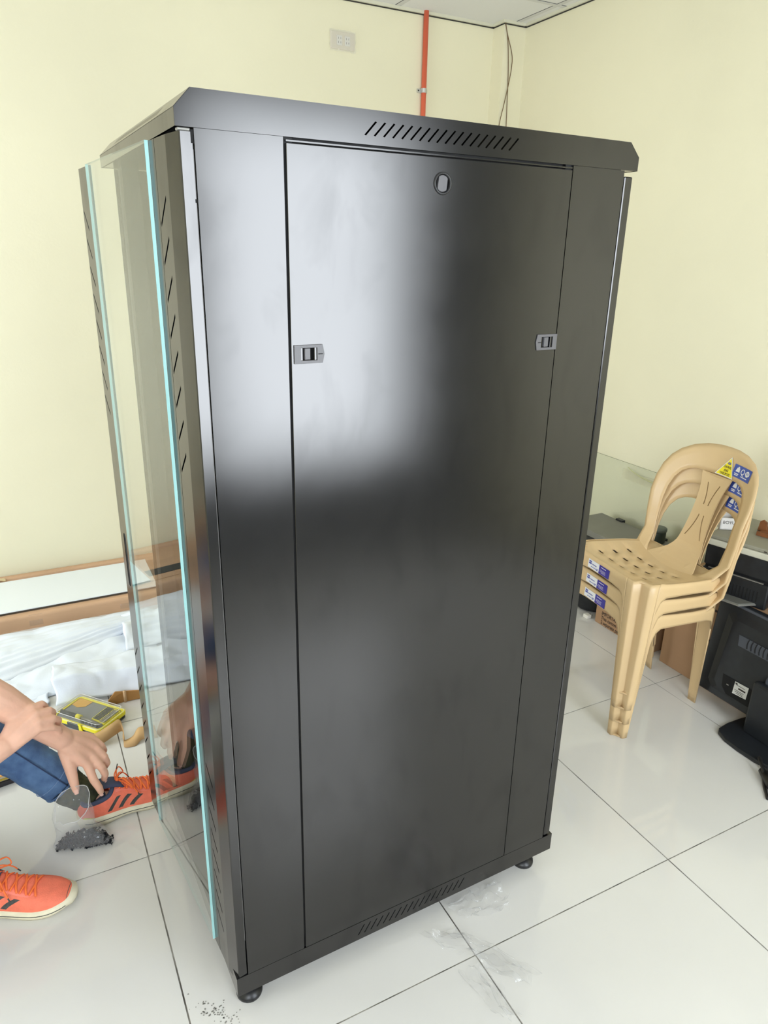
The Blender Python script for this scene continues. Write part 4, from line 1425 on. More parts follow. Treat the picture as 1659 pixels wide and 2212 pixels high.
def film(name, label, c, nu, nv, amp, sc, seed, m, cat='plastic film', grp='clear plastic film scraps'):
    P = [Vector((q[0], q[1], 0)) for q in c]

    def f(a, b):
        p = (P[0] * (1 - a) + P[1] * a) * (1 - b) + (P[3] * (1 - a) + P[2] * a) * b
        k = noise.fractal(Vector((p.x * sc, p.y * sc, seed)), 0.7, 2.2, 4)
        p = p + Vector((0.02 * noise.noise(Vector((a * 6, b * 3, seed))), 0.02 * noise.noise(Vector((a * 6, b * 3, seed + 5))), 0))
        return (p.x, p.y, 0.002 + amp * abs(k))
    o = MB().grid(f, nu, nv).build(name, m, smooth=True)
    return tag(o, label, cat, grp)


film('bubble_wrap', 'sheet of clear bubble wrap on the tiles behind the glass door', [(-1.12, 1.16), (-0.86, 1.12), (-0.84, 1.30), (-1.10, 1.33)], 30, 20, 0.02, 14, 3.0, M_BUB, grp='clear plastic film scraps')

# yellow and black tool case with clear lid
kc = Vector((-1.262, 1.268, 0))
ka = math.atan2(1.158 - 1.307, -1.242 + 1.369)
kit = thing('tool_case', 'yellow and black screwdriver bit case with clear lid on the tiles', 'tool case', (-1.269, 1.263, 0), ka)
KL, KW = 0.098, 0.062
M_YEL = mat('yellow_plastic', (246, 232, 30), rough=0.35)
M_KBLK = mat('case_black', (58, 60, 62), rough=0.45)


def rr(hx, hy, r, n=5):
    o = []
    for cx, cy, a0 in ((hx - r, hy - r, 0), (-hx + r, hy - r, 90), (-hx + r, -hy + r, 180), (hx - r, -hy + r, 270)):
        for k in range(n + 1):
            a = math.radians(a0 + 90 * k / n)
            o.append((cx + r * math.cos(a), cy + r * math.sin(a)))
    return o


I3 = lambda a, b, t: (a, b, t)
MB().prism(rr(KL, KW, 0.014), I3, 0.0, 0.012).build('case_base', M_KBLK, kit, bevel=0.002, seg=1)
MB().plate(rr(KL + 0.002, KW + 0.002, 0.015), [rr(KL - 0.008, KW - 0.008, 0.01)], I3, 0.0125, 0.026).build('yellow_rim', M_YEL, kit, bevel=0.001, seg=1)
MB().prism(rr(KL - 0.009, KW - 0.009, 0.010), I3, 0.0125, 0.023).build('inner_tray', mat('case_insert', (134, 136, 138), rough=0.5), kit)
MB().prism([(-0.088, 0.052), (-0.035, 0.052), (-0.038, 0.022), (-0.060, 0.008), (-0.088, 0.014)], I3, 0.0235, 0.0245).build('orange_card', mat('orange_card', (232, 176, 70), rough=0.6), kit)
MB().prism([(0.03, 0.051), (0.088, 0.046), (0.088, -0.030), (0.03, -0.022)], I3, 0.0235, 0.027).build('bit_holder', M_YEL, kit)
for k in range(11):
    MB().box(0.034, 0.060, 0.042 - 0.0062 * k, 0.045 - 0.0062 * k, 0.0272, 0.0300).build('bit', M_KBLK, kit)
    MB().box(0.064, 0.085, 0.038 - 0.0062 * k, 0.041 - 0.0062 * k, 0.0272, 0.0300).build('bit', M_STEEL, kit)
MB().tube([(-0.085, -0.034, 0.029), (-0.02, -0.034, 0.029)], [0.007, 0.0075], 10).build('screwdriver_handle', M_KBLK, kit, smooth=True)
MB().tube([(-0.02, -0.034, 0.029), (-0.002, -0.034, 0.029)], 0.0085, 10).build('screwdriver_collar', M_YEL, kit, smooth=True)
MB().tube([(-0.002, -0.034, 0.029), (0.075, -0.038, 0.029)], 0.004, 8).build('screwdriver_shaft', M_STEEL, kit, smooth=True)
for k in range(5):
    MB().tube([(0.012 + 0.014 * k, -0.047, 0.028), (0.020 + 0.014 * k, -0.047, 0.028)], 0.0045, 8).build('socket_piece', M_KBLK, kit, smooth=True)
M_LIDC = mat_clear('clear_lid', (0.95, 0.95, 0.94, 1), rough=0.04, haze=0.10, haze_rgb=(214, 214, 205))
lidm = MB()
for (za, h0), (zb, h1) in (((0.026, 0.0), (0.038, 0.002)), ((0.038, 0.002), (0.041, 0.006))):
    A_ = rr(KL - 0.001 - h0, KW - 0.001 - h0, 0.013)
    B_ = rr(KL - 0.001 - h1, KW - 0.001 - h1, 0.012)
    n = len(A_)
    lidm.add([(a, b, za) for a, b in A_] + [(a, b, zb) for a, b in B_], [(i, (i + 1) % n, n + (i + 1) % n, n + i) for i in range(n)])
B_ = rr(KL - 0.007, KW - 0.007, 0.012)
lidm.add([(a, b, 0.041) for a, b in B_], [tuple(range(len(B_)))])
lidm.build('clear_cover', M_LIDC, kit, smooth=False)
for k, hz in ((0.0265, 0.0), (0.0405, 0.006)):
    pts_ = [(a, b, k) for a, b in rr(KL - 0.001 - hz, KW - 0.001 - hz, 0.013)]
    MB().tube(pts_ + [pts_[0]], 0.0009, 5, cap=False).build('cover_rim', M_STKW, kit, smooth=True)
MB().box(-0.030, 0.020, -KW - 0.006, -KW - 0.001, 0.006, 0.028).build('catch', M_KBLK, kit, bevel=0.002, seg=1)
MB().prism([(0.020, 0.004), (0.034, 0.004), (0.028, 0.030), (0.016, 0.030)], lambda a, b, t: (a, -KW - 0.0015 - t, b), 0, 0.004).build('catch_clip', M_YEL, kit)
MB().box(KL + 0.001, KL + 0.004, -0.02, 0.02, 0.016, 0.021).build('handle_slot', mat('olive_slot', (170, 160, 30), rough=0.5), kit)

# kraft paper strip curled on the floor
ks = smooth_path([(-1.310, 1.118, 0.022), (-1.255, 1.118, 0.028), (-1.215, 1.132, 0.036), (-1.188, 1.150, 0.034), (-1.183, 1.115, 0.030), (-1.188, 1.086, 0.010), (-1.160, 1.080, 0.014), (-1.140, 1.092, 0.024), (-1.118, 1.092, 0.022), (-1.09, 1.09, 0.018)], 6)
kv, kf = [], []
for i, p in enumerate(ks):
    tw_ = 0.6 * math.sin(i * 0.16)
    hgt = 0.021
    kv += [p + Vector((0.004 * math.sin(tw_), -0.022 * math.cos(tw_ * 0.8), -hgt * 0.75)), p, p + Vector((0, 0.020 * math.cos(tw_), hgt * 0.3 * math.sin(tw_ * 2)))]
for i in range(len(ks) - 1):
    for k in range(2):
        kf.append((i * 3 + k, (i + 1) * 3 + k, (i + 1) * 3 + k + 1, i * 3 + k + 1))
kv = [(p[0], p[1], max(p[2], 0.0015)) for p in kv]
tag(MB().add(kv, kf).build('paper_strip', M_KRAFT, smooth=True, solid=0.0008), 'twisted strip of tan kraft paper on the tiles beside the tool case', 'paper strip')

# brown cardboard corner piece
cp = thing('cardboard_piece', 'folded brown cardboard corner piece under the white foam', 'cardboard', (-1.150, 1.318, 0), math.radians(-8))
M_CBR = mat('brown_corner_board', (176, 128, 70), rough=0.8, vary=0.12, vscale=14)
MB().prism([(-0.050, 0.0), (-0.056, 0.020), (-0.030, 0.046), (-0.004, 0.042), (-0.004, 0.0)], lambda a, b, t: (a, t - 0.012 * (a < -0.03), b), -0.004, 0.0).build('board_half', M_CBR, cp, bevel=0.001, seg=1)
MB().prism([(0.004, 0.0), (0.004, 0.042), (0.070, 0.034), (0.070, 0.006)], lambda a, b, t: (a, t, b), -0.004, 0.0).build('board_half', M_CBR, cp, bevel=0.001, seg=1)
MB().tube([(0.0, -0.003, 0.0), (0.0, -0.004, 0.042)], 0.0055, 8).build('fold_ridge', M_CARDL, cp, smooth=True)
MB().box(-0.05, 0.07, 0.0, 0.045, 0.0, 0.003).build('board_lip', M_CBR, cp)

# flat gilt-edged pack with dark base at the left edge
fs_ = thing('flat_pack', 'flat pack with gilt edge and dark base behind the bent leg', 'flat pack', (-1.49, 1.045, 0), math.radians(8))
MB().box(-0.28, 0.0, 0.0, 0.16, 0.0, 0.014).build('dark_base', mat('dark_base', (58, 54, 56), rough=0.6), fs_)
MB().box(-0.28, -0.004, 0.006, 0.155, 0.0145, 0.030).build('cream_pack', mat('cream_card', (226, 220, 196), rough=0.6), fs_)
MB().box(-0.28, -0.004, 0.003, 0.006, 0.018, 0.023).build('gilt_line', mat('gilt', (206, 176, 60), rough=0.4), fs_)
MB().box(-0.28, -0.006, 0.004, 0.1, 0.0305, 0.033).build('orange_line', mat('orange_line', (232, 168, 80), rough=0.5), fs_)

# clear bag of black screws
pbx = thing('plastic_bag', 'open clear plastic bag of black screws standing on the tiles by the orange shoe', 'bag', (-1.340, 0.708, 0))
M_PBAG = mat_clear('bag_plastic', (0.95, 0.96, 0.97, 1), ior=1.45, rough=0.08, haze=0.13, haze_rgb=(250, 250, 252), bump=1.0, bscale=45, cap=0.55)
BX = Vector((0.96, -0.27, 0)).normalized()
BY = Vector((0.27, 0.96, 0)).normalized()


def bagp(a, b):
    th = 2 * math.pi * a
    hx = sinterp([(0, 0.073), (0.15, 0.066), (0.4, 0.048), (0.7, 0.045), (0.85, 0.046), (1.0, 0.044)], b)
    hy = sinterp([(0, 0.010), (0.15, 0.024), (0.4, 0.028), (0.7, 0.028), (1.0, 0.030)], b)
    cx_ = -0.012 * math.sin(b * 2.4) - 0.010 * b
    ct, st_ = math.cos(th), math.sin(th)
    ct = math.copysign(abs(ct) ** 0.8, ct)
    st_ = math.copysign(abs(st_) ** 0.8, st_)
    z = 0.002 + 0.128 * b + 0.030 * b * st_ + 0.012 * b * ct
    cr_ = 0.006 * noise.noise(Vector((math.cos(th) * 2.5, math.sin(th) * 2.5, b * 4))) * min(1, b * 4)
    p = BX * (hx * ct + cx_ + cr_) + BY * (hy * st_ + cr_ + 0.006 * b)
    return (p.x, p.y, max(0.002, z + cr_))


MB().grid(bagp, 40, 18).build('bag_film', M_PBAG, pbx, smooth=True)
rimp = [Vector(bagp(k / 40, 1.0)) for k in range(41)]
MB().tube(rimp, 0.0011, 5, cap=False).build('bag_rim', mat_clear('bag_rim', (0.95, 0.95, 0.95, 1), rough=0.1, haze=0.5), pbx, smooth=True)
scw = MB()
rnd = random.Random(3)
for k in range(420):
    b = rnd.random() ** 1.3 * 0.30
    hx = sinterp([(0, 0.068), (0.15, 0.060), (0.4, 0.040)], b)
    x_ = rnd.uniform(-1, 1) * hx
    y_ = rnd.uniform(-1, 1) * 0.016 * (1 - 0.5 * abs(x_) / hx)
    z_ = 0.005 + b * 0.125 * (1 - 0.35 * (x_ / 0.07) ** 2)
    c_ = BX * x_ + BY * y_ + Vector((0, 0, z_))
    d_ = Vector((rnd.uniform(-1, 1), rnd.uniform(-1, 1), rnd.uniform(-0.6, 0.6))).normalized() * 0.006
    scw.tube([c_ - d_, c_ + d_], 0.0016, 5)
    scw.tube([c_ + d_ * 0.9, c_ + d_ * 1.2], 0.0034, 6)
scw.v = [(p[0], p[1], max(p[2], 0.0022)) for p in scw.v]
so = scw.build('black_screws', mat('black_zinc', (40, 42, 48), rough=0.35, metal=0.5), pbx)
tag(so, kind='stuff')

# clear film scraps near the rack
M_FILM = mat_clear('thin_film', (0.985, 0.985, 0.985, 1), ior=1.4, rough=0.12, haze=0.07, haze_rgb=(255, 255, 255), bump=0.4, bscale=40, cap=0.22)
film('plastic_film', 'crumpled clear plastic wrap half under the rear corner of the rack', [(-0.59, 0.145), (-0.575, 0.085), (-0.465, 0.055), (-0.44, 0.135)], 26, 22, 0.034, 16, 2.0, M_FILM)
film('plastic_film', 'long crumpled strip of clear plastic wrap lying across the tile joint', [(-0.69, 0.10), (-0.60, 0.055), (-0.50, -0.10), (-0.565, -0.10)], 36, 16, 0.030, 17, 5.0, M_FILM)
film('plastic_film', 'thin clear plastic tail trailing to the bottom of the picture', [(-0.655, -0.02), (-0.60, -0.03), (-0.60, -0.15), (-0.63, -0.15)], 22, 16, 0.018, 20, 8.0, M_FILM)
# scuff marks beside the front foot: dark rubber crumbs
cr_ = MB()
for k in range(80):
    a, b = rnd.gauss(0, 1), rnd.gauss(0, 1)
    x_, y_ = -1.145 + 0.018 * a, 0.128 + 0.014 * b - 0.012 * a
    sz = rnd.uniform(0.0004, 0.0014)
    cr_.box(x_ - sz, x_ + sz * 1.6, y_ - sz, y_ + sz, 0.0, 0.0006)
cro = cr_.build('dirt_crumbs', mat('dark_dirt', (138, 136, 130), rough=0.9))
tag(cro, 'dark scuffed dirt specks on the tile by the front foot of the rack', 'dirt', kind='stuff')
# ================================================================== person sitting on the floor at the left
PER = thing('person', 'person in blue jeans and orange trainers sitting on the floor, hands over one knee', 'person', (-1.95, 0.74, 0))
PO = Vector((-1.95, 0.74, 0))
M_SKIN = mat('skin', (240, 190, 164), rough=0.5, spec=0.4, sub=0.10, vary=0.05, vscale=30, bump=0.12, bscale=140)
M_NAIL = mat('nail', (246, 200, 184), rough=0.3)
M_JEAN = mat('blue_denim', (98, 132, 172), rough=0.85, rgb2=(70, 98, 138), vscale=22, bump=0.25, bscale=320)
M_SHIRT = mat('blue_shirt', (86, 136, 196), rough=0.85, vary=0.06, vscale=10)
M_SOCK = mat('olive_sock', (74, 78, 50), rough=0.9, rgb2=(40, 44, 30), vscale=45, bump=0.4, bscale=200)
M_SOCK2 = mat('navy_sock', (34, 34, 62), rough=0.9, rgb2=(22, 22, 40), vscale=45, bump=0.4, bscale=200)
M_HAIR = mat('black_hair', (22, 18, 16), rough=0.6)


def L(p):
    return Vector(p) - PO


def chain(mb, pts, rad, n=14):
    """tapered limb with rounded ends"""
    P = [L(p) for p in pts]
    R = list(rad)
    d0 = (P[0] - P[1]).normalized()
    d1 = (P[-1] - P[-2]).normalized()
    PP = [P[0] + d0 * R[0] * 0.95, P[0] + d0 * R[0] * 0.7] + P + [P[-1] + d1 * R[-1] * 0.7, P[-1] + d1 * R[-1] * 0.95]
    RR = [R[0] * 0.3, R[0] * 0.72] + R + [R[-1] * 0.72, R[-1] * 0.3]
    mb.tube(PP, RR, n)
    return mb


body = MB()
# --- legs (under the jeans)
HIP_L, KNEE_L, ANK_L = (-1.93, 0.84, 0.13), (-1.590, 0.875, 0.385), (-1.338, 0.828, 0.075)
HIP_R, KNEE_R, ANK_R = (-1.93, 0.66, 0.13), (-1.80, 0.60, 0.47), (-1.590, 0.628, 0.085)
for h, k, a in ((HIP_L, KNEE_L, ANK_L), (HIP_R, KNEE_R, ANK_R)):
    mid = [lerp(k[i], a[i], 0.35) for i in range(3)]
    chain(body, [h, [lerp(h[i], k[i], 0.5) for i in range(3)], k, mid, a], [0.078, 0.066, 0.048, 0.047, 0.032])
chain(body, [ANK_L, (-1.30, 0.800, 0.050), (-1.20, 0.812, 0.036), (-1.14, 0.820, 0.032)], [0.032, 0.026, 0.014, 0.009])
chain(body, [ANK_R, (-1.575, 0.617, 0.050), (-1.48, 0.585, 0.036), (-1.43, 0.568, 0.032)], [0.032, 0.026, 0.014, 0.009])
# --- trunk, neck, head
chain(body, [(-1.97, 0.75, 0.14), (-1.95, 0.75, 0.30), (-1.89, 0.75, 0.46), (-1.82, 0.75, 0.57)], [0.125, 0.115, 0.130, 0.105], 18)
chain(body, [(-1.80, 0.93, 0.60), (-1.81, 0.75, 0.63), (-1.80, 0.57, 0.60)], [0.055, 0.07, 0.055])
chain(body, [(-1.80, 0.75, 0.62), (-1.765, 0.75, 0.72)], [0.056, 0.052])
HC = Vector((-1.735, 0.75, 0.825))
hv, hf = [], []
for i in range(17):
    ph = math.pi * i / 16
    for j in range(24):
        th = 2 * math.pi * j / 24
        x_, y_, z_ = math.sin(ph) * math.cos(th), math.sin(ph) * math.sin(th), math.cos(ph)
        jaw = 1.0 - 0.28 * max(0, -z_) ** 1.4
        p = L(HC) + Vector((0.095 * x_ * jaw + (0.012 if x_ > 0 and z_ < 0 else 0), 0.074 * y_ * jaw, 0.115 * z_))
        hv.append(p)
for i in range(16):
    for j in range(24):
        hf.append((i * 24 + j, i * 24 + (j + 1) % 24, (i + 1) * 24 + (j + 1) % 24, (i + 1) * 24 + j))
body.add(hv, hf)
chain(body, [(-1.646, 0.75, 0.845), (-1.632, 0.75, 0.815), (-1.636, 0.75, 0.805)], [0.008, 0.013, 0.012])      # nose
chain(body, [(-1.652, 0.732, 0.775), (-1.644, 0.75, 0.776), (-1.652, 0.768, 0.775)], [0.006, 0.008, 0.006])   # lips
for s_ in (-1, 1):
    chain(body, [(-1.735, 0.75 + s_ * 0.076, 0.845), (-1.74, 0.75 + s_ * 0.082, 0.82), (-1.735, 0.75 + s_ * 0.074, 0.795)], [0.014, 0.016, 0.009])
    chain(body, [(-1.648, 0.75 + s_ * 0.045, 0.862), (-1.642, 0.75 + s_ * 0.022, 0.864)], [0.008, 0.008])

# --- left arm (the hanging hand)
ELB_L, WRI_L = (-1.515, 0.805, 0.478), (-1.352, 0.800, 0.272)
chain(body, [(-1.80, 0.92, 0.59), (-1.66, 0.87, 0.535), ELB_L], [0.050, 0.044, 0.039])
chain(body, [ELB_L, (-1.472, 0.803, 0.424), (-1.410, 0.801, 0.345), WRI_L], [0.039, 0.042, 0.036, 0.0290])
# --- right arm (the hand laid over the forearm)
ELB_R, WRI_R = (-1.695, 0.625, 0.320), (-1.478, 0.735, 0.342)
chain(body, [(-1.80, 0.58, 0.59), (-1.745, 0.60, 0.45), ELB_R], [0.050, 0.044, 0.038])
chain(body, [ELB_R, (-1.60, 0.672, 0.326), WRI_R], [0.038, 0.039, 0.0285])
nails = []


def finger(pts, rad, nail=None, k=1.08):
    rad = [r_ * k for r_ in rad]
    chain(body, pts, rad, 10)
    if nail is not None:
        nails.append((Vector(pts[-1]), (Vector(pts[-1]) - Vector(pts[-2])).normalized(), Vector(nail), rad[-1]))


# left hand: back of the hand towards the camera, fingers hanging, thumb nearest the body
wl = Vector(WRI_L)
NB = Vector((-0.10, -0.80, 0.55)).normalized()      # out of the back of the hand
kI, kM, kR, kP = Vector((-1.306, 0.775, 0.198)), Vector((-1.293, 0.790, 0.213)), Vector((-1.285, 0.808, 0.228)), Vector((-1.286, 0.828, 0.238))
for kk, r0, r1 in ((kI, 0.019, 0.0125), (kM, 0.019, 0.0125), (kR, 0.018, 0.012), (kP, 0.016, 0.0115)):
    o_ = (kk - (kI + kR) / 2) * 0.55
    chain(body, [wl + Vector((0.004, 0, -0.006)) + o_ * 0.6, wl.lerp(kk, 0.5) + o_ * 0.2, kk], [r0 + 0.002, r0, r1], 12)
finger([kI, (-1.296, 0.755, 0.157), (-1.286, 0.752, 0.131), (-1.283, 0.756, 0.113)], [0.0115, 0.0102, 0.0092, 0.0078], (-0.1, -0.85, 0.35))
finger([kM, (-1.272, 0.772, 0.176), (-1.266, 0.775, 0.150), (-1.270, 0.783, 0.130)], [0.0115, 0.0103, 0.0092, 0.0078], (0.5, -0.7, 0.3))
finger([kR, (-1.262, 0.793, 0.192), (-1.257, 0.797, 0.166), (-1.264, 0.806, 0.148)], [0.0110, 0.0098, 0.0090, 0.0076])
finger([kP, (-1.264, 0.816, 0.212), (-1.258, 0.822, 0.190), (-1.264, 0.828, 0.174)], [0.0098, 0.0088, 0.0080, 0.0068])
finger([wl + Vector((0.0, -0.006, -0.028)), (-1.346, 0.772, 0.205), (-1.343, 0.757, 0.172), (-1.341, 0.752, 0.146)], [0.017, 0.0148, 0.0116, 0.0092], (0.0, -0.9, 0.3))
# web between thumb and index
chain(body, [(-1.340, 0.784, 0.214), (-1.318, 0.777, 0.206)], [0.013, 0.011], 10)

# right hand: laid over the left forearm, fingers pointing away to the right
wr = Vector(WRI_R)
qI, qM, qR, qP = Vector((-1.410, 0.780, 0.397)), Vector((-1.403, 0.765, 0.388)), Vector((-1.399, 0.753, 0.374)), Vector((-1.400, 0.745, 0.359))
for kk, r0, r1 in ((qI, 0.019, 0.0125), (qM, 0.019, 0.0125), (qR, 0.018, 0.012), (qP, 0.016, 0.0112)):
    o_ = (kk - (qI + qR) / 2) * 0.5
    chain(body, [wr + o_ * 0.6, wr.lerp(kk, 0.5) + o_ * 0.2, kk], [r0 + 0.003, r0, r1], 12)
finger([qI, (-1.386, 0.800, 0.391), (-1.380, 0.817, 0.372), (-1.380, 0.830, 0.352)], [0.0105, 0.0096, 0.0088, 0.0076], k=1.0)
finger([qM, (-1.371, 0.783, 0.379), (-1.364, 0.800, 0.360), (-1.366, 0.815, 0.340)], [0.0105, 0.0097, 0.0088, 0.0076], k=1.0)
finger([qR, (-1.365, 0.766, 0.364), (-1.354, 0.781, 0.347), (-1.355, 0.796, 0.330)], [0.0102, 0.0093, 0.0085, 0.0074], k=1.0)
finger([qP, (-1.370, 0.753, 0.347), (-1.357, 0.764, 0.332), (-1.354, 0.777, 0.317)], [0.0092, 0.0083, 0.0076, 0.0066], k=1.0)
finger([wr + Vector((0.014, 0.014, 0.022)), (-1.447, 0.775, 0.388), (-1.437, 0.790, 0.402), (-1.428, 0.806, 0.412)], [0.016, 0.0130, 0.0105, 0.0088])

skin = remesh(body, 'body', M_SKIN, 0.0034, 3, PER)
for p, d, nrm, r in nails:
    nrm = (nrm - d * nrm.dot(d)).normalized()
    sd = d.cross(nrm)
    vs, fs = [], []
    for i in range(5):
        for j in range(5):
            a = lerp(-0.85, 0.85, i / 4)
            b = lerp(-0.7, 0.95, j / 4)
            c_ = 1.06 - 0.32 * a * a - 0.25 * max(0, b - 0.3) ** 2
            vs.append(L(p) + sd * a * r * 0.62 + d * (b * r * 0.8 + 0.001) + nrm * r * (c_ + 0.05))
    for i in range(4):
        for j in range(4):
            fs.append((i * 5 + j, (i + 1) * 5 + j, (i + 1) * 5 + j + 1, i * 5 + j + 1))
    MB().add(vs, fs).build('fingernail', M_NAIL, PER, smooth=True)

# --- clothing
def leg_cloth(h, k, a, stop):
    e = [lerp(k[i], a[i], stop) for i in range(3)]
    e2 = [lerp(k[i], a[i], stop - 0.13) for i in range(3)]
    m1 = [lerp(k[i], a[i], 0.35) for i in range(3)]
    return [h, [lerp(h[i], k[i], 0.5) for i in range(3)], k, m1, e2, e]


jn = MB()
for h, k, a, st in ((HIP_L, KNEE_L, ANK_L, 0.86), (HIP_R, KNEE_R, ANK_R, 0.80)):
    pts_ = leg_cloth(h, k, a, st)
    P = [L(p) for p in pts_]
    jn.tube(P, [0.098, 0.086, 0.070, 0.064, 0.055, 0.054], 20)
chain(jn, [(-1.99, 0.86, 0.14), (-2.0, 0.75, 0.15), (-1.99, 0.64, 0.14)], [0.10, 0.13, 0.10], 18)
jeans = remesh(jn, 'jeans', M_JEAN, 0.006, 2, PER, noise_amp=0.006, noise_scale=16)
# seam and cuff hems
for h, k, a, st in ((HIP_L, KNEE_L, ANK_L, 0.86), (HIP_R, KNEE_R, ANK_R, 0.80)):
    kk, aa = L(k), L(a)
    d = (aa - kk).normalized()
    sdv = Vector((0, -1, 0))
    sdv = (sdv - d * sdv.dot(d)).normalized()
    upv = d.cross(sdv).normalized()
    if upv.z < 0:
        upv = -upv
    e = kk.lerp(aa, st)
    rp = [e - d * 0.030 + (sdv * math.cos(q) + upv * math.sin(q)) * 0.0560 for q in [2 * math.pi * i / 24 for i in range(25)]]
    MB().tube(rp, 0.0012, 5, cap=False).build('hem_stitch', mat('stitching', (120, 148, 186), rough=0.8), jeans, smooth=True)
    rp = [e + d * 0.002 + (sdv * math.cos(q) + upv * math.sin(q)) * 0.0535 for q in [2 * math.pi * i / 24 for i in range(25)]]
    MB().tube(rp, 0.0034, 6, cap=False).build('cuff_edge', M_JEAN, jeans, smooth=True)
    sp_ = [kk.lerp(aa, q) + (sdv * 0.90 + upv * 0.44).normalized() * (lerp(0.0725, 0.0575, q / st)) for q in [0.05 + (st - 0.05) * i / 12 for i in range(13)]]
    MB().tube(sp_, 0.0016, 6).build('side_seam', mat('dark_seam', (44, 62, 96), rough=0.85), jeans, smooth=True)
sh_ = MB()
chain(sh_, [(-1.98, 0.75, 0.16), (-1.95, 0.75, 0.30), (-1.89, 0.75, 0.46), (-1.82, 0.75, 0.575)], [0.148, 0.138, 0.150, 0.122], 20)
chain(sh_, [(-1.80, 0.93, 0.60), (-1.81, 0.75, 0.62), (-1.80, 0.57, 0.60)], [0.070, 0.082, 0.070])
sh_.tube([L((-1.80, 0.92, 0.595)), L((-1.73, 0.895, 0.565)), L((-1.67, 0.873, 0.54))], [0.068, 0.064, 0.066], 18)
sh_.tube([L((-1.80, 0.58, 0.595)), L((-1.77, 0.59, 0.52)), L((-1.752, 0.597, 0.465))], [0.068, 0.064, 0.066], 18)
remesh(sh_, 'shirt', M_SHIRT, 0.008, 2, PER, noise_amp=0.006, noise_scale=12)
hr = MB()
vs, fs = [], []
for i in range(11):
    ph = math.pi * 0.60 * i / 10
    for j in range(28):
        th = 2 * math.pi * j / 28
        x_, y_, z_ = math.sin(ph) * math.cos(th), math.sin(ph) * math.sin(th), math.cos(ph)
        back = 0.0
        if x_ > 0.45 and z_ < 0.45:
            z_ = 0.45 + (z_ - 0.45) * 0.05
        vs.append(L(HC) + Vector((0.103 * x_ - 0.004, 0.081 * y_, 0.124 * z_ + 0.004 * noise.noise(Vector((x_ * 5, y_ * 5, z_ * 5))))))
for i in range(10):
    for j in range(28):
        fs.append((i * 28 + j, i * 28 + (j + 1) % 28, (i + 1) * 28 + (j + 1) % 28, (i + 1) * 28 + j))
hr.add(vs, fs).build('hair', M_HAIR, PER, smooth=True, solid=0.004)
for s_ in (-1, 1):
    MB().lathe([(0.002, 0.0055), (0.005, 0.004), (0.0065, 0.0)], lambda a, b, t: L((-1.6485 + t, 0.75 + s_ * 0.032 + a, 0.845 + b * 0.6)), 12).build('eye', mat('eye', (40, 26, 20), rough=0.2), PER, smooth=True)

# --- socks and trainers
M_SHOE = mat('orange_knit', (240, 122, 94), rough=0.7, vary=0.06, vscale=60, bump=0.35, bscale=420)
M_SHOEP = mat('pink_overlay', (244, 132, 112), rough=0.5)
M_SOLE = mat('cream_sole', (226, 218, 190), rough=0.6, vary=0.06, vscale=40)
M_STRIPE = mat('charcoal_stripe', (66, 68, 66), rough=0.7, vary=0.3, vscale=160)
M_LACE = mat('orange_lace', (246, 118, 56), rough=0.7)
M_NAVY = mat('navy_lining', (66, 74, 100), rough=0.8)
M_LIME = mat('lime_heel', (200, 212, 60), rough=0.5)
M_GREYT = mat('grey_toe', (84, 84, 82), rough=0.6)


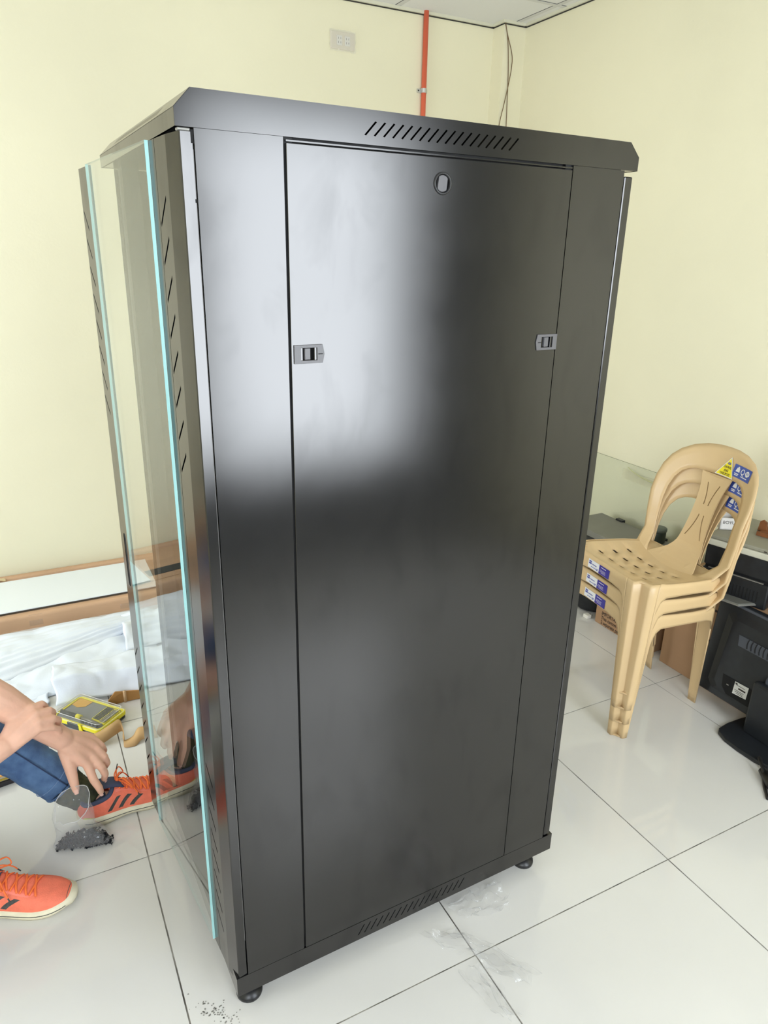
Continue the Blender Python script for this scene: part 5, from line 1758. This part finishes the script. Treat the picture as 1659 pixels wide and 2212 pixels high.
def shoe(heel, yaw, length, sock_m, ank, pitch=0.0, cuff_from=None):
    s_ = bpy.data.objects.new('trainer', None)
    COL.objects.link(s_)
    s_.parent = PER
    s_.location = L(heel)
    s_.rotation_euler = (0, pitch, yaw)
    k = length / 0.27
    WID = [(0.0, 0.002), (0.003, 0.015), (0.010, 0.026), (0.03, 0.034), (0.08, 0.036), (0.13, 0.037), (0.17, 0.043), (0.20, 0.047), (0.23, 0.043), (0.255, 0.030), (0.266, 0.016), (0.27, 0.004)]
    HGT = [(0.0, 0.070), (0.02, 0.078), (0.05, 0.080), (0.085, 0.088), (0.11, 0.092), (0.13, 0.084), (0.16, 0.068), (0.20, 0.054), (0.235, 0.046), (0.258, 0.036), (0.268, 0.020), (0.27, 0.014)]
    BOT = [(0.0, 0.030), (0.06, 0.027), (0.12, 0.024), (0.18, 0.020), (0.23, 0.021), (0.27, 0.026)]

    def surf(x, q, off=0.0):
        """x along the shoe, q from -1 (right side) over 0 (top) to 1 (left side)"""
        w_ = sinterp(WID, x) + off
        h_ = sinterp(HGT, x)
        b_ = sinterp(BOT, x) - 0.004
        a = q * math.pi / 2
        ex = 0.75
        yy = w_ * math.copysign(abs(math.sin(a)) ** ex, a)
        zz = b_ + (h_ - b_ + off) * max(0.0, math.cos(a)) ** 0.72
        # waist in the collar
        return Vector((x * k - (0.0 if x > 0.01 else 0.0), yy, zz))
    n1, n2 = 34, 24
    up_ = MB()
    up_.grid(lambda a, b: surf(0.27 * (0.5 - 0.5 * math.cos(math.pi * a)) if a < 1 else 0.27, lerp(-1, 1, b)), n1, n2,
             skip=lambda i, j: (0.012 < 0.27 * (0.5 - 0.5 * math.cos(math.pi * (i + 0.5) / n1)) < 0.088) and 6 < j < n2 - 7)
    up_.build('upper', M_SHOE, s_, smooth=True, solid=0.002)
    # collar lining
    cp_ = [surf(x, q) + Vector((0, 0, 0.001)) for x, q in [(0.012, 0.0), (0.018, 0.40), (0.05, 0.45), (0.08, 0.42), (0.094, 0.20), (0.098, 0.0), (0.094, -0.20), (0.08, -0.42), (0.05, -0.45), (0.018, -0.40), (0.012, 0.0)]]
    MB().tube(smooth_path(cp_, 5), 0.0060, 8, cap=False).build('collar', M_NAVY, s_, smooth=True)
    MB().tube([Vector((0.055 * k, 0, 0.03)), Vector((0.052 * k, 0, 0.07))], [0.026, 0.024], 16).build('insole', M_NAVY, s_, smooth=True)
    tg = MB().grid(lambda a, b: surf(lerp(0.085, 0.125, a), lerp(-0.30, 0.30, b), 0.004) + Vector((-0.020 * (1 - a), 0, 0.018 * (1 - a))), 8, 6).build('tongue', M_NAVY, s_, smooth=True, solid=0.003)
    # sole
    so_ = MB()
    xs_ = [0.27 * (0.5 - 0.5 * math.cos(math.pi * i / 30)) for i in range(31)]
    vs, fs = [], []
    for x in xs_:
        w_ = sinterp(WID, x) + 0.0045
        b_ = sinterp(BOT, x)
        lo = 0.0 + 0.014 * max(0, (x - 0.20) / 0.07) ** 2 + 0.006 * math.sin(math.pi * min(1, max(0, (x - 0.07) / 0.10))) + 0.006 * max(0, (0.02 - x) / 0.02)
        xx = (x + (0.006 if x > 0.26 else (-0.005 if x < 0.01 else 0))) * k
        vs += [(xx, -w_ * 0.94, lo), (xx, -w_ - 0.001, lerp(lo, b_, 0.45)), (xx, -w_, b_ + 0.004), (xx, w_, b_ + 0.004), (xx, w_ + 0.001, lerp(lo, b_, 0.45)), (xx, w_ * 0.94, lo)]
    for i in range(30):
        for j in range(6):
            fs.append((i * 6 + j, i * 6 + (j + 1) % 6, (i + 1) * 6 + (j + 1) % 6, (i + 1) * 6 + j))
    fs += [tuple(range(6))[::-1], tuple(range(180, 186))]
    so_.add(vs, fs)
    sole = so_.build('sole', M_SOLE, s_, smooth=True)
    for sd in (-1, 1):
        ll = []
        for i in range(3, 27):
            x = xs_[i]
            b_ = sinterp(BOT, x)
            ll.append(Vector((x * k, sd * (sinterp(WID, x) + 0.0056), lerp(0.004, b_, 0.62))))
        MB().tube(ll, 0.0009, 5).build('sole_line', M_STRIPE, sole, smooth=True)
    # three stripes on each flank
    for sd in (-1, 1):
        for i in range(3):
            x0 = 0.070 + 0.030 * i
            MB().grid(lambda a, b: surf(x0 + 0.012 * a + 0.030 * b, sd * lerp(0.92, 0.58 - 0.02 * i, b), 0.0012), 3, 8).build('stripe', M_STRIPE, s_, smooth=True)
    # overlay round the laces, heel patch, toe patch
    for sd in (-1, 1):
        MB().grid(lambda a, b: surf(lerp(0.100, 0.208, a), sd * (lerp(0.30, 0.42, b) if a < 0.99 else lerp(0.0, 0.4, b)) * (1 if a < 0.75 else max(0.0, 1 - ((a - 0.75) / 0.25) ** 2)), 0.0010), 24, 3).build('lace_overlay', M_SHOEP, s_, smooth=True)
    MB().grid(lambda a, b: surf(lerp(0.004, 0.05, a), lerp(-1, 1, b) if False else -lerp(0.985, 0.90 + 0.08 * a, b), 0.0012), 8, 3).build('heel_patch', M_LIME, s_, smooth=True)
    MB().grid(lambda a, b: surf(lerp(0.2595, 0.2685, a), lerp(-0.75, 0.75, b), 0.0012), 4, 14).build('toe_patch', M_GREYT, s_, smooth=True)
    # laces: crossings, bow loops and tails
    for i in range(5):
        xa, xb = 0.112 + 0.019 * i, 0.126 + 0.019 * i
        for sd in (-1, 1):
            pts_ = [surf(lerp(xa, xb, t), sd * lerp(0.34, -0.34, t), 0.0032 + 0.002 * math.sin(math.pi * t)) for t in [q / 8 for q in range(9)]]
            MB().tube(pts_, 0.0026, 6, flat=0.55).build('lace', M_LACE, s_, smooth=True)
    kn = surf(0.112, 0.0, 0.010)
    MB().tube([kn + Vector((0, -0.007, 0)), kn, kn + Vector((0, 0.007, 0))], [0.004, 0.006, 0.004], 8).build('knot', M_LACE, s_, smooth=True)
    for sd, dx in ((-1, 0.012), (1, 0.006)):
        lp = smooth_path([kn, kn + Vector((dx, sd * 0.022, 0.012)), kn + Vector((dx + 0.012, sd * 0.042, 0.004)), kn + Vector((dx + 0.020, sd * 0.040, -0.014)), kn + Vector((dx + 0.006, sd * 0.022, -0.006)), kn], 6)
        MB().tube(lp, 0.0024, 6, flat=0.6).build('lace_loop', M_LACE, s_, smooth=True)
        tl = smooth_path([kn, kn + Vector((dx + 0.006, sd * 0.018, 0.004)), kn + Vector((dx + 0.022, sd * 0.036, -0.018)), kn + Vector((dx + 0.030, sd * 0.042, -0.034))], 6)
        MB().tube(tl, 0.0023, 6, flat=0.6).build('lace_tail', M_LACE, s_, smooth=True)
        MB().tube([tl[-1], tl[-1] + (tl[-1] - tl[-2]).normalized() * 0.012], 0.0016, 6).build('lace_tip', M_STRIPE, s_)
    tl = smooth_path([kn, kn + Vector((-0.004, 0.004, 0.012)), kn + Vector((0.004, 0.008, 0.026))], 5)
    MB().tube(tl, 0.0023, 6, flat=0.6).build('lace_tail', M_LACE, s_, smooth=True)
    MB().tube([tl[-1], tl[-1] + Vector((0.005, 0.002, 0.014))], 0.0015, 6).build('lace_tip', M_STRIPE, s_)
    return s_


shoe((-1.345, 0.790, 0.0), math.radians(7), 0.258, M_SOCK, ANK_L)
shoe((-1.652, 0.640, 0.0), math.radians(-19), 0.290, M_SOCK2, ANK_R)
for k, a, m, stp, en in ((KNEE_L, ANK_L, M_SOCK, 0.80, (-1.300, 0.797, 0.052)), (KNEE_R, ANK_R, M_SOCK2, 0.74, (-1.575, 0.625, 0.052))):
    p0 = [lerp(k[i], a[i], stp) for i in range(3)]
    p1 = [lerp(k[i], a[i], 0.97) for i in range(3)]
    sk = MB()
    sk.tube(smooth_path([L(p0), L(p1), L(en)], 6), [0.0475] * 4 + [0.0460] * 3 + [0.043, 0.041, 0.039, 0.036, 0.034, 0.032], 20)
    o_ = remesh(sk, 'sock', m, 0.005, 2, PER, noise_amp=0.003, noise_scale=40)
